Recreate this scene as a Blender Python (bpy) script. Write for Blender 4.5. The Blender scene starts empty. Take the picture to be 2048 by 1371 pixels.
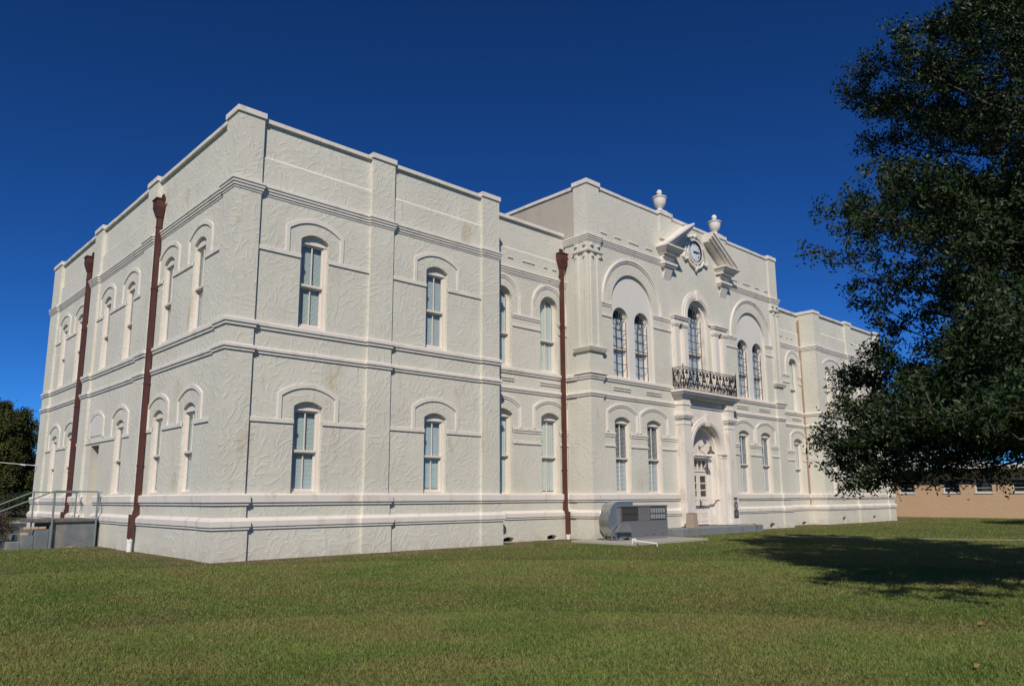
import bpy, math, random
import numpy as np
from mathutils import Vector, Matrix
from mathutils.geometry import tessellate_polygon
rad = math.radians
scene = bpy.context.scene
COL = scene.collection

# ------------------------------------------------------------------ camera
cd = bpy.data.cameras.new("camera"); cam = bpy.data.objects.new("camera", cd); COL.objects.link(cam)
scene.camera = cam
CAM = Vector((-7.567, -18.661, 1.510))
yaw, pit, rol = 0.75556, 0.17274, -0.00503
Fw = Vector((math.sin(yaw)*math.cos(pit), math.cos(yaw)*math.cos(pit), math.sin(pit)))
Rt = Vector((math.cos(yaw), -math.sin(yaw), 0)); Up = Rt.cross(Fw)
R2 = Rt*math.cos(rol)+Up*math.sin(rol); U2 = -Rt*math.sin(rol)+Up*math.cos(rol)
M = Matrix((R2, U2, -Fw)).transposed().to_4x4(); M.translation = CAM
cam.matrix_world = M
cd.sensor_width = 36.0; cd.lens = 1508.69/2048*36; cd.shift_y = 46.2/2048
cd.clip_end = 2000
# ------------------------------------------------------------------ light
SUN = Vector((1.0, 1.0, -1.17)).normalized()
w = bpy.data.worlds.new("World"); scene.world = w; w.use_nodes = True
nt = w.node_tree; bgn = nt.nodes["Background"]
sky = nt.nodes.new("ShaderNodeTexSky"); sky.sky_type = 'NISHITA'; sky.sun_disc = False
sky.sun_elevation = rad(39.6); sky.sun_rotation = rad(225)
sky.altitude = 3500; sky.air_density = 1.0; sky.dust_density = 0.0; sky.ozone_density = 5.0
# deep polarised blue: steepen the sky colours a little
gm = nt.nodes.new("ShaderNodeGamma"); gm.inputs[1].default_value = 1.3
mu = nt.nodes.new("ShaderNodeVectorMath"); mu.operation = 'MULTIPLY'; mu.inputs[1].default_value = (.27, .70, 1.06)
nt.links.new(sky.outputs[0], gm.inputs[0]); nt.links.new(gm.outputs[0], mu.inputs[0])
nt.links.new(mu.outputs[0], bgn.inputs[0]); bgn.inputs[1].default_value = 0.05
sl = bpy.data.lights.new("sun", 'SUN'); sl.energy = 4.1; sl.angle = rad(0.5); sl.color = (1.0, 0.93, 0.82)
so = bpy.data.objects.new("sun", sl); COL.objects.link(so); so.rotation_euler = SUN.to_track_quat('-Z', 'Y').to_euler()
so.location = (-30, -30, 40)
scene.view_settings.view_transform = 'Standard'; scene.view_settings.look = 'None'
scene.view_settings.exposure = 0.0; scene.view_settings.gamma = 1.0
scene.render.engine = 'CYCLES'
scene.render.resolution_x = 1024; scene.render.resolution_y = 685

# ------------------------------------------------------------------ materials
def newmat(name):
    m = bpy.data.materials.new(name); m.use_nodes = True
    nt = m.node_tree; b = nt.nodes["Principled BSDF"]
    return m, nt, b
def N(nt, t, **k):
    n = nt.nodes.new(t)
    for a, v in k.items():
        if a.startswith('i_'): n.inputs[a[2:]].default_value = v
        else: setattr(n, a, v)
    return n
def math_n(nt, op, a, b=None, c=None):
    n = nt.nodes.new('ShaderNodeMath'); n.operation = op
    for i, v in enumerate((a, b, c)):
        if v is None: continue
        if isinstance(v, (int, float)): n.inputs[i].default_value = v
        else: nt.links.new(v, n.inputs[i])
    return n.outputs[0]
def noise(nt, vec, scale, detail=2, rough=.5, dist=0.0):
    n = nt.nodes.new('ShaderNodeTexNoise'); n.inputs['Scale'].default_value = scale
    n.inputs['Detail'].default_value = detail; n.inputs['Roughness'].default_value = rough
    n.inputs['Distortion'].default_value = dist
    nt.links.new(vec, n.inputs['Vector']); return n.outputs['Fac']
def pos(nt, sc=(1, 1, 1), off=(0, 0, 0)):
    g = nt.nodes.new('ShaderNodeNewGeometry'); mp = nt.nodes.new('ShaderNodeMapping')
    mp.inputs['Scale'].default_value = sc; mp.inputs['Location'].default_value = off
    nt.links.new(g.outputs['Position'], mp.inputs['Vector']); return mp.outputs[0]
def mixc(nt, f, a, b):
    n = nt.nodes.new('ShaderNodeMix'); n.data_type = 'RGBA'
    if isinstance(f, (int, float)): n.inputs[0].default_value = f
    else: nt.links.new(f, n.inputs[0])
    for i, v in ((6, a), (7, b)):
        if isinstance(v, tuple): n.inputs[i].default_value = (*v, 1) if len(v) == 3 else v
        else: nt.links.new(v, n.inputs[i])
    return n.outputs[2]
def smooth(nt, v, a, b):
    n = nt.nodes.new('ShaderNodeMapRange'); n.interpolation_type = 'SMOOTHSTEP'
    n.inputs[1].default_value = a; n.inputs[2].default_value = b
    nt.links.new(v, n.inputs[0]); return n.outputs[0]
def bump(nt, b, h, dist, strength=1.0):
    n = nt.nodes.new('ShaderNodeBump'); n.inputs['Distance'].default_value = dist; n.inputs['Strength'].default_value = strength
    nt.links.new(h, n.inputs['Height']); nt.links.new(n.outputs[0], b.inputs['Normal'])

def stucco_mat(name, col, stain, ridge=1.0, bdist=.022, wall_stain=.5):
    m, nt, b = newmat(name); p = pos(nt)
    # short curved trowel sweeps: ridges run one way in each irregular patch, broken by a mask
    hs = None
    for sc, off, k, wv in ((1.25, (3, 1, 7), 30.0, 5.0), (1.65, (11, 5, 2), 40.0, 5.5), (1.0, (7, 13, 4), 24.0, 5.0)):
        q = pos(nt, (1, 1, 1), off)
        nz = nt.nodes.new('ShaderNodeTexNoise'); nz.inputs['Scale'].default_value = 1.7; nz.inputs['Detail'].default_value = 1.5
        nt.links.new(q, nz.inputs['Vector'])
        wp = nt.nodes.new('ShaderNodeVectorMath'); wp.operation = 'MULTIPLY_ADD'; nt.links.new(nz.outputs['Color'], wp.inputs[0])
        wp.inputs[1].default_value = (1.1, 1.1, 1.1); nt.links.new(q, wp.inputs[2])
        vo = nt.nodes.new('ShaderNodeTexVoronoi'); vo.feature = 'F1'; vo.inputs['Scale'].default_value = sc
        nt.links.new(wp.outputs[0], vo.inputs['Vector'])
        dv = nt.nodes.new('ShaderNodeVectorMath'); dv.operation = 'SUBTRACT'; nt.links.new(vo.outputs['Color'], dv.inputs[0]); dv.inputs[1].default_value = (.5, .5, .5)
        dn = nt.nodes.new('ShaderNodeVectorMath'); dn.operation = 'NORMALIZE'; nt.links.new(dv.outputs[0], dn.inputs[0])
        dt = nt.nodes.new('ShaderNodeVectorMath'); dt.operation = 'DOT_PRODUCT'; nt.links.new(dn.outputs[0], dt.inputs[0]); nt.links.new(q, dt.inputs[1])
        ph = math_n(nt, 'ADD', math_n(nt, 'MULTIPLY', dt.outputs['Value'], k), math_n(nt, 'MULTIPLY', noise(nt, q, 1.3, 1, .5), wv*3.2))
        r = smooth(nt, math_n(nt, 'SINE', ph), .35, 1.0)
        mk = smooth(nt, noise(nt, pos(nt, (1, 1, 1), (off[1], off[2], off[0])), 3.1, 1.5), .43, .60)
        r = math_n(nt, 'MULTIPLY', r, mk)
        hs = r if hs is None else math_n(nt, 'MAXIMUM', hs, r)
    # a few long single ridges
    n = noise(nt, pos(nt, (1, 1, 1), (15, 3, 8)), 1.7, 1, .4, .4)
    r = math_n(nt, 'MULTIPLY', smooth(nt, math_n(nt, 'ABSOLUTE', math_n(nt, 'SUBTRACT', n, .5)), .035, 0.0), smooth(nt, noise(nt, p, 1.6, 1), .46, .6))
    hs = math_n(nt, 'MAXIMUM', hs, r)
    fine = noise(nt, p, 14, 4, .6)
    mid = noise(nt, p, 3.2, 2, .5, .6)
    h = math_n(nt, 'ADD', math_n(nt, 'MULTIPLY', hs, ridge), math_n(nt, 'ADD', math_n(nt, 'MULTIPLY', fine, .16), math_n(nt, 'MULTIPLY', mid, .5)))
    bump(nt, b, h, bdist)
    big = noise(nt, p, .55, 4, .6)
    c = mixc(nt, smooth(nt, big, .3, .7), tuple(x*.95 for x in col), tuple(min(1, x*1.05) for x in col))
    # rusty damp stains, stretched down the wall
    s = noise(nt, pos(nt, (1, 1, .45), (2, 4, 1)), 1.3, 5, .7)
    c = mixc(nt, math_n(nt, 'MULTIPLY', smooth(nt, s, .575, .74), wall_stain), c, stain)
    s2 = noise(nt, pos(nt, (6, 6, .8)), 1.0, 3, .6)
    s2m = math_n(nt, 'MULTIPLY', smooth(nt, s2, .58, .78), smooth(nt, noise(nt, p, .5, 2), .46, .66))
    c = mixc(nt, math_n(nt, 'MULTIPLY', s2m, .5), c, (.36, .31, .24))
    # splash dirt low on the wall
    sx = nt.nodes.new('ShaderNodeSeparateXYZ'); nt.links.new(pos(nt), sx.inputs[0])
    lo = math_n(nt, 'MULTIPLY', smooth(nt, sx.outputs[2], .45, -.05), smooth(nt, noise(nt, p, 3.5, 4, .65), .35, .65))
    c = mixc(nt, math_n(nt, 'MULTIPLY', lo, .4), c, (.36, .30, .22))
    nt.links.new(c, b.inputs['Base Color']); b.inputs['Roughness'].default_value = .75
    b.inputs['Specular IOR Level'].default_value = .3
    return m
def plain(name, col, rough=.6, var=.08, sc=3.0, metal=0.0, bsc=None, bd=.003, spec=.4, dirt=None, dirt_amt=.4, dsc=2.0):
    m, nt, b = newmat(name); p = pos(nt)
    c = mixc(nt, noise(nt, p, sc, 4, .6), tuple(x*(1-var) for x in col), tuple(min(1, x*(1+var)) for x in col))
    if dirt: c = mixc(nt, math_n(nt, 'MULTIPLY', smooth(nt, noise(nt, pos(nt, (1, 1, .5)), dsc, 5, .65), .5, .72), dirt_amt), c, dirt)
    nt.links.new(c, b.inputs['Base Color']); b.inputs['Roughness'].default_value = rough
    b.inputs['Metallic'].default_value = metal; b.inputs['Specular IOR Level'].default_value = spec
    if bsc: bump(nt, b, noise(nt, p, bsc, 4, .6), bd)
    return m
MT = {}
MT['stucco'] = stucco_mat('cream_stucco', (.625, .597, .51), (.47, .36, .22), bdist=.005, wall_stain=.6)
MT['stucco_pav'] = stucco_mat('cream_stucco_fine', (.625, .595, .51), (.50, .40, .27), ridge=.8, bdist=.005, wall_stain=.25)
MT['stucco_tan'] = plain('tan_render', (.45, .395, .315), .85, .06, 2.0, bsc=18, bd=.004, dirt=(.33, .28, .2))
MT['trim'] = plain('cream_trim_paint', (.73, .67, .60), .6, .04, 1.5, bsc=9, bd=.004, dirt=(.45, .38, .29), dirt_amt=.55, dsc=2.2)
MT['coping'] = plain('coping_stone', (.72, .66, .59), .65, .05, 2.0, bsc=9, bd=.004, dirt=(.34, .30, .24), dirt_amt=.45)
MT['panel'] = plain('smooth_plaster', (.70, .66, .60), .6, .03, 1.2, dirt=(.52, .47, .42), dirt_amt=.3)
MT['frame'] = plain('cream_window_paint', (.73, .65, .57), .45, .03, 4, bsc=20, bd=.001)
MT['dark'] = plain('dark_void', (.02, .018, .015), .9, .1)
MT['pipe'] = plain('red_brown_metal', (.09, .029, .021), .5, .2, 2.5, dirt=(.10, .07, .05), dirt_amt=.5)
MT['pvc'] = plain('white_plastic', (.75, .75, .72), .4, .04)
MT['iron'] = plain('black_iron', (.012, .012, .014), .45, .2)
MT['grille'] = plain('dark_green_grille', (.03, .04, .05), .5, .2)
MT['blind'] = plain('pale_blind', (.60, .66, .65), .6, .04)
MT['shutter'] = plain('white_louvre', (.80, .81, .84), .5, .03)
MT['curtain'] = plain('pale_curtain', (.56, .59, .55), .8, .1)
MT['concrete'] = plain('old_concrete', (.20, .215, .225), .85, .25, 2.5, bsc=14, bd=.01, dirt=(.08, .08, .075), dirt_amt=.7)
MT['concrete2'] = plain('weathered_dark_concrete', (.15, .165, .175), .85, .4, 3, bsc=10, bd=.015, dirt=(.30, .25, .19), dirt_amt=.7, dsc=1.4)
MT['pale_concrete'] = plain('pale_concrete', (.36, .34, .29), .9, .15, 4, bsc=14, bd=.006)
MT['rail'] = plain('grey_green_rail', (.20, .235, .225), .45, .12, metal=.3)
MT['ac_grey'] = plain('grey_cabinet_paint', (.155, .155, .165), .5, .06, 3, dirt=(.12, .12, .12), dirt_amt=.4)
MT['galv'] = plain('galvanised_metal', (.55, .56, .56), .33, .12, 6, metal=.85)
MT['black_sign'] = plain('dark_bronze_plaque', (.06, .065, .07), .4, .15, metal=.3)
MT['sign_mark'] = plain('worn_plaque_relief', (.35, .37, .38), .5, .1)
MT['dial'] = plain('white_clock_dial', (.66, .72, .76), .35, .03)
MT['pebble'] = plain('pebble_concrete', (.36, .28, .22), .9, .45, 60, bsc=60, bd=.01)
MT['road'] = plain('asphalt', (.06, .06, .065), .9, .2, 5)
MT['yellow'] = plain('yellow_paint', (.75, .42, .03), .6, .1)
MT['bark'] = plain('grey_bark', (.075, .06, .045), .9, .35, 8, bsc=12, bd=.03)
MT['roofdark'] = plain('flat_roof_felt', (.12, .11, .10), .9, .2)
MT['white_trim'] = plain('white_fascia', (.62, .62, .60), .5, .04)
MT['path'] = plain('old_footpath', (.30, .26, .20), .9, .25, 3, bsc=12, bd=.006, dirt=(.14, .15, .06), dirt_amt=.8)
MT['litter'] = plain('dead_leaf', (.24, .13, .05), .8, .3)
MT['paper'] = plain('white_scrap', (.7, .7, .7), .8, .05)

def glass_mat():
    m, nt, b = newmat('window_glass'); nt.nodes.remove(b)
    out = nt.nodes['Material Output']
    tr = nt.nodes.new('ShaderNodeBsdfTransparent'); tr.inputs[0].default_value = (.88, .92, .91, 1)
    gl = nt.nodes.new('ShaderNodeBsdfGlossy'); gl.inputs['Roughness'].default_value = .03; gl.inputs[0].default_value = (.9, .95, 1, 1)
    fr = nt.nodes.new('ShaderNodeLayerWeight'); fr.inputs[0].default_value = .5
    f = math_n(nt, 'ADD', math_n(nt, 'MULTIPLY', math_n(nt, 'POWER', fr.outputs['Facing'], 4.0), 1.1), .06)
    mx = nt.nodes.new('ShaderNodeMixShader'); nt.links.new(f, mx.inputs[0]); nt.links.new(tr.outputs[0], mx.inputs[1]); nt.links.new(gl.outputs[0], mx.inputs[2])
    bp = nt.nodes.new('ShaderNodeBump'); bp.inputs['Distance'].default_value = .02; bp.inputs['Strength'].default_value = .15
    nt.links.new(noise(nt, pos(nt), 2.5, 1), bp.inputs['Height']); nt.links.new(bp.outputs[0], gl.inputs['Normal']); pass
    nt.links.new(mx.outputs[0], out.inputs[0]); return m
MT['glass'] = glass_mat()

def lawn_color(nt):
    p = pos(nt)
    g1 = mixc(nt, noise(nt, p, 1.1, 4, .65), (.075, .120, .023), (.185, .222, .055))
    dry = smooth(nt, noise(nt, pos(nt, (1.0, 1.0, 1.0), (4.3, 2.1, 0)), .55, 6, .70, .5), .39, .62)
    g2 = mixc(nt, math_n(nt, 'MULTIPLY', dry, .55), g1, (.185, .140, .060))
    lush = smooth(nt, noise(nt, pos(nt, (1, 1, 1), (9, 3, 0)), .28, 4, .6), .5, .66)
    c = mixc(nt, math_n(nt, 'MULTIPLY', lush, .55), g2, (.062, .125, .018))
    # bare, dry soil at the foot of the walls
    sx = nt.nodes.new('ShaderNodeSeparateXYZ'); nt.links.new(pos(nt), sx.inputs[0])
    near = smooth(nt, sx.outputs[1], -2.0, -.3); r = smooth(nt, sx.outputs[0], -1.6, -.3)
    fr = math_n(nt, 'MULTIPLY', math_n(nt, 'MULTIPLY', near, r), smooth(nt, noise(nt, p, 1.1, 4, .65), .40, .56))
    return mixc(nt, math_n(nt, 'MULTIPLY', fr, .85), c, (.27, .185, .115))
def ground_mat():
    m, nt, b = newmat('lawn_soil'); p = pos(nt)
    c = lawn_color(nt)
    f = noise(nt, p, 22, 6, .75)
    c = mixc(nt, smooth(nt, f, .25, .6), (.055, .07, .02), c)
    sp = smooth(nt, noise(nt, p, 60, 3, .7), .56, .7)
    c = mixc(nt, math_n(nt, 'MULTIPLY', sp, .35), c, (.20, .17, .09))
    nt.links.new(c, b.inputs['Base Color']); b.inputs['Roughness'].default_value = .95; b.inputs['Specular IOR Level'].default_value = .1
    bump(nt, b, f, .08); return m
MT['ground'] = ground_mat()
def grass_mat():
    m, nt, b = newmat('grass_blade'); c = lawn_color(nt)
    a = nt.nodes.new('ShaderNodeAttribute'); a.attribute_name = 'rnd'
    c = mixc(nt, math_n(nt, 'MULTIPLY', smooth(nt, a.outputs['Fac'], .8, .95), .8), c, (.25, .21, .10))
    k = math_n(nt, 'MULTIPLY_ADD', math_n(nt, 'FRACT', math_n(nt, 'MULTIPLY', a.outputs['Fac'], 17.3)), .6, .85)
    v = nt.nodes.new('ShaderNodeVectorMath'); v.operation = 'SCALE'; nt.links.new(c, v.inputs[0]); nt.links.new(k, v.inputs['Scale'])
    nt.links.new(v.outputs[0], b.inputs['Base Color']); b.inputs['Roughness'].default_value = .6
    b.inputs['Specular IOR Level'].default_value = .12
    return m
MT['grass'] = grass_mat()
def leaf_mat(name, c1, c2, c3=None, rough=.4, trans=.15):
    m, nt, b = newmat(name)
    a = nt.nodes.new('ShaderNodeAttribute'); a.attribute_name = 'rnd'
    c = mixc(nt, a.outputs['Fac'], c1, c2)
    if c3: c = mixc(nt, smooth(nt, a.outputs['Fac'], .88, .95), c, c3)
    c = mixc(nt, noise(nt, pos(nt), .7, 3), c, tuple(x*.7 for x in c1))
    nt.links.new(c, b.inputs['Base Color']); b.inputs['Roughness'].default_value = rough
    b.inputs['Specular IOR Level'].default_value = .28
    return m
MT['leaf'] = leaf_mat('dark_oak_leaf', (.014, .030, .008), (.045, .080, .018), (.08, .10, .03), .55)
MT['leaf_far'] = leaf_mat('autumn_green_leaf', (.035, .050, .012), (.12, .115, .022), (.20, .12, .03), .6)
MT['leaf_far2'] = leaf_mat('dull_green_leaf', (.026, .042, .016), (.065, .085, .026), None, .6)
MT['shrub'] = leaf_mat('dry_shrub_leaf', (.06, .055, .03), (.16, .13, .10), (.35, .3, .28), .7)
def brick_mat():
    m, nt, b = newmat('orange_brick'); g = nt.nodes.new('ShaderNodeNewGeometry'); sx = nt.nodes.new('ShaderNodeSeparateXYZ')
    nt.links.new(g.outputs['Position'], sx.inputs[0]); cx = nt.nodes.new('ShaderNodeCombineXYZ')
    nt.links.new(sx.outputs[1], cx.inputs[0]); nt.links.new(sx.outputs[2], cx.inputs[1])
    br = nt.nodes.new('ShaderNodeTexBrick'); br.inputs['Scale'].default_value = 1; br.inputs['Brick Width'].default_value = .22
    br.inputs['Row Height'].default_value = .075; br.inputs['Mortar Size'].default_value = .008
    br.inputs['Color1'].default_value = (.52, .32, .18, 1); br.inputs['Color2'].default_value = (.60, .40, .25, 1); br.inputs['Mortar'].default_value = (.48, .38, .3, 1)
    nt.links.new(cx.outputs[0], br.inputs['Vector'])
    c = mixc(nt, noise(nt, pos(nt), .8, 3), br.outputs[0], (.50, .33, .20))
    nt.links.new(c, b.inputs['Base Color']); b.inputs['Roughness'].default_value = .85; return m
MT['brick'] = brick_mat()

# ------------------------------------------------------------------ mesh builder
def front(y): return lambda u, d, z: (u, y-d, z)
def left(x): return lambda u, d, z: (x-d, u, z)
def right(x): return lambda u, d, z: (x+d, u, z)
def back(y): return lambda u, d, z: (u, y+d, z)
class MB:
    def __init__(s): s.v = []; s.f = []
    def add(s, vs, fs):
        o = len(s.v); s.v += [tuple(v) for v in vs]; s.f += [tuple(i+o for i in f) for f in fs]
    def box(s, F, u0, u1, d0, d1, z0, z1):
        P = [F(u, d, z) for z in (z0, z1) for d in (d0, d1) for u in (u0, u1)]
        s.add(P, [(0, 1, 3, 2), (4, 6, 7, 5), (0, 4, 5, 1), (2, 3, 7, 6), (0, 2, 6, 4), (1, 5, 7, 3)])
    def sheet(s, F, outer, holes, d):
        vl = [[Vector((u, z, 0)) for u, z in outer]]+[[Vector((u, z, 0)) for u, z in h] for h in holes]
        tr = tessellate_polygon(vl); flat = [p for l in vl for p in l]
        s.add([F(p.x, d, p.y) for p in flat], tr)
    def strip(s, F, o0, d0, o1, d1, closed=True):
        n = len(o0); P = [F(u, d0, z) for u, z in o0]+[F(u, d1, z) for u, z in o1]
        s.add(P, [(i, (i+1) % n, n+(i+1) % n, n+i) for i in range(n if closed else n-1)])
    def prism(s, F, o, d0, d1, holes=()):
        s.sheet(F, o, holes, d1); s.sheet(F, o, holes, d0); s.strip(F, o, d0, o, d1)
        for h in holes: s.strip(F, h, d0, h, d1)
    def ring(s, F, a, b, d0, d1):      # between two outlines of equal count (open at the bottom)
        n = len(a); P = [F(u, d, z) for d in (d0, d1) for o in (a, b) for u, z in o]
        fs = []
        for i in range(n-1):
            fs += [(2*n+i, 2*n+i+1, 3*n+i+1, 3*n+i), (i, i+1, 2*n+i+1, 2*n+i), (n+i, 3*n+i, 3*n+i+1, n+i+1), (i, n+i, n+i+1, i+1)]
        fs += [(0, 2*n, 3*n, n), (n-1, 2*n-1, 4*n-1, 3*n-1)]
        s.add(P, fs)
    def tube(s, pts, r, n=6, r1=None, cap=True):
        pts = [Vector(p) for p in pts]; m = len(pts); o = len(s.v); prev = None
        for i, p in enumerate(pts):
            t = (pts[min(i+1, m-1)]-pts[max(i-1, 0)]).normalized()
            if prev is None: a = t.orthogonal().normalized()
            else:
                a = prev-t*prev.dot(t)
                a = a.normalized() if a.length > 1e-6 else t.orthogonal().normalized()
            prev = a; b = t.cross(a); rr = r if r1 is None else r+(r1-r)*i/(m-1)
            for k in range(n):
                an = 2*math.pi*k/n; s.v.append(tuple(p+(a*math.cos(an)+b*math.sin(an))*rr))
        for i in range(m-1):
            for k in range(n):
                k2 = (k+1) % n; s.f.append((o+i*n+k, o+i*n+k2, o+(i+1)*n+k2, o+(i+1)*n+k))
        if cap: s.f.append(tuple(o+k for k in range(n))); s.f.append(tuple(o+(m-1)*n+k for k in range(n)))
    def lathe(s, c, prof, n=24):
        o = len(s.v)
        for r, z in prof:
            for k in range(n):
                a = 2*math.pi*k/n; s.v.append((c[0]+r*math.cos(a), c[1]+r*math.sin(a), c[2]+z))
        for i in range(len(prof)-1):
            for k in range(n):
                k2 = (k+1) % n; s.f.append((o+i*n+k, o+i*n+k2, o+(i+1)*n+k2, o+(i+1)*n+k))
        s.f.append(tuple(o+k for k in range(n))); s.f.append(tuple(o+(len(prof)-1)*n+k for k in range(n)))
    def sweep(s, path, prof):          # rectilinear plan path, outward = right hand side of travel
        n = len(path); offs = []
        for i, p in enumerate(path):
            ds = []
            if i > 0: ds.append((p[0]-path[i-1][0], p[1]-path[i-1][1]))
            if i < n-1: ds.append((path[i+1][0]-p[0], path[i+1][1]-p[1]))
            nx = ny = 0
            ns = []
            for dx, dy in ds:
                L = math.hypot(dx, dy); ns.append((dy/L, -dx/L))
            if len(ns) == 2 and abs(ns[0][0]-ns[1][0])+abs(ns[0][1]-ns[1][1]) > .1: nx, ny = ns[0][0]+ns[1][0], ns[0][1]+ns[1][1]
            else: nx, ny = ns[0]
            offs.append((nx, ny))
        m = len(prof); o = len(s.v)
        for (x, y), (nx, ny) in zip(path, offs):
            for d, z in prof: s.v.append((x+nx*d, y+ny*d, z))
        for i in range(n-1):
            for k in range(m-1): s.f.append((o+i*m+k, o+(i+1)*m+k, o+(i+1)*m+k+1, o+i*m+k+1))
        s.f.append(tuple(o+k for k in range(m))); s.f.append(tuple(o+(n-1)*m+k for k in range(m)))
    def build(s, name, mat, parent=None, smooth=False, bevel=0):
        me = bpy.data.meshes.new(name); me.from_pydata(s.v, [], s.f); me.update()
        me.materials.append(MT[mat] if isinstance(mat, str) else mat)
        if smooth: me.polygons.foreach_set('use_smooth', [True]*len(me.polygons))
        o = bpy.data.objects.new(name, me); COL.objects.link(o)
        if parent: o.parent = parent
        if bevel:
            md = o.modifiers.new('bevel', 'BEVEL'); md.width = bevel; md.segments = 2; md.limit_method = 'ANGLE'
        if smooth:
            try:
                import bmesh
                bm = bmesh.new(); bm.from_mesh(me); bmesh.ops.recalc_face_normals(bm, faces=bm.faces)
                for e in bm.edges:
                    if len(e.link_faces) == 2 and e.calc_face_angle(0) > .6: e.smooth = False
                bm.to_mesh(me); bm.free()
            except Exception: pass
        return o
def tag(o, label=None, cat=None, group=None, kind=None):
    if label: o['label'] = label
    if cat: o['category'] = cat
    if group: o['group'] = group
    if kind: o['kind'] = kind
    return o
def empty(name, loc=(0, 0, 0), **k):
    o = bpy.data.objects.new(name, None); COL.objects.link(o); o.location = loc; o.empty_display_size = .3
    tag(o, **k); return o
def pbuild(mb, name, mat, root, **k):       # parts are built in world coordinates; keep them there
    o = mb.build(name, mat, None, **k); o.parent = root
    l = Vector((0, 0, 0)); r = root
    while r: l += r.location; r = r.parent
    o.location = -l if not root.parent else (0, 0, 0)
    return o

def arch(uc, w, z0, zs, zap, n=12):    # opening outline, from bottom left, up, over, to bottom right
    h = w/2; rise = zap-zs; pts = [(uc-h, z0)]
    R = (h*h+rise*rise)/(2*rise); cz = zap-R; a0 = math.asin(min(1, h/R))
    if rise > h-1e-6: a0 = math.pi/2
    for i in range(n+1):
        a = -a0+2*a0*i/n; pts.append((uc+R*math.sin(a), cz+R*math.cos(a)))
    pts.append((uc+h, z0)); return pts
def rect(u0, u1, z0, z1): return [(u0, z0), (u0, z1), (u1, z1), (u1, z0)]

# ================================================================== COURTHOUSE
DP = .08                       # panels sit this far behind the pier faces
CX = 21.33                     # axis of symmetry
house = empty('courthouse', (0, 0, 0), label='long two-storey cream stucco courthouse with arched windows, pediment clock and two roof urns', cat='courthouse')
mir = lambda x: 2*CX-x
OD = [(-.5, .79, .08), (.79, 1.39, .04), (1.39, 99, 0.0)]

def wall(mb, F, u0, u1, ztop, holes, dpan, bevel_z=None, depth=.30, u_ext=(0, 0)):
    """recessed panel wall with openings; holes = list of (outline, depth)"""
    for za, zb, od in OD:
        zb2 = min(zb, ztop); hs = []
        lo, hi = za, zb2
        if lo >= hi: continue
        for o, dep in holes:
            z = [p[1] for p in o]
            if min(z) >= lo and max(z) <= hi: hs.append((o, dep))
        if od == 0 and bevel_z:
            mb.sheet(F, rect(u0, u1, lo, bevel_z), [h[0] for h in hs], dpan+od)
            mb.strip(F, [(u0, bevel_z), (u1, bevel_z)], dpan, [(u0, bevel_z+.07), (u1, bevel_z+.07)], dpan-.05, closed=False)
            mb.sheet(F, rect(u0, u1, bevel_z+.07, ztop), [], dpan-.05)
        else:
            mb.sheet(F, rect(u0, u1, lo, hi), [h[0] for h in hs], dpan+od)
        for o, dep in hs: mb.strip(F, o, dpan+od, o, dpan+od-dep)
def pier(mb, F, u0, u1, ztop, dback=-.14, dface=0, zlo=-.5, cut=0):
    for za, zb, od in OD:
        if zb <= zlo: continue
        mb.box(F, u0+cut if cut else u0-od, u1+od, dback, dface+od, max(za, zlo), min(zb, ztop))

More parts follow.
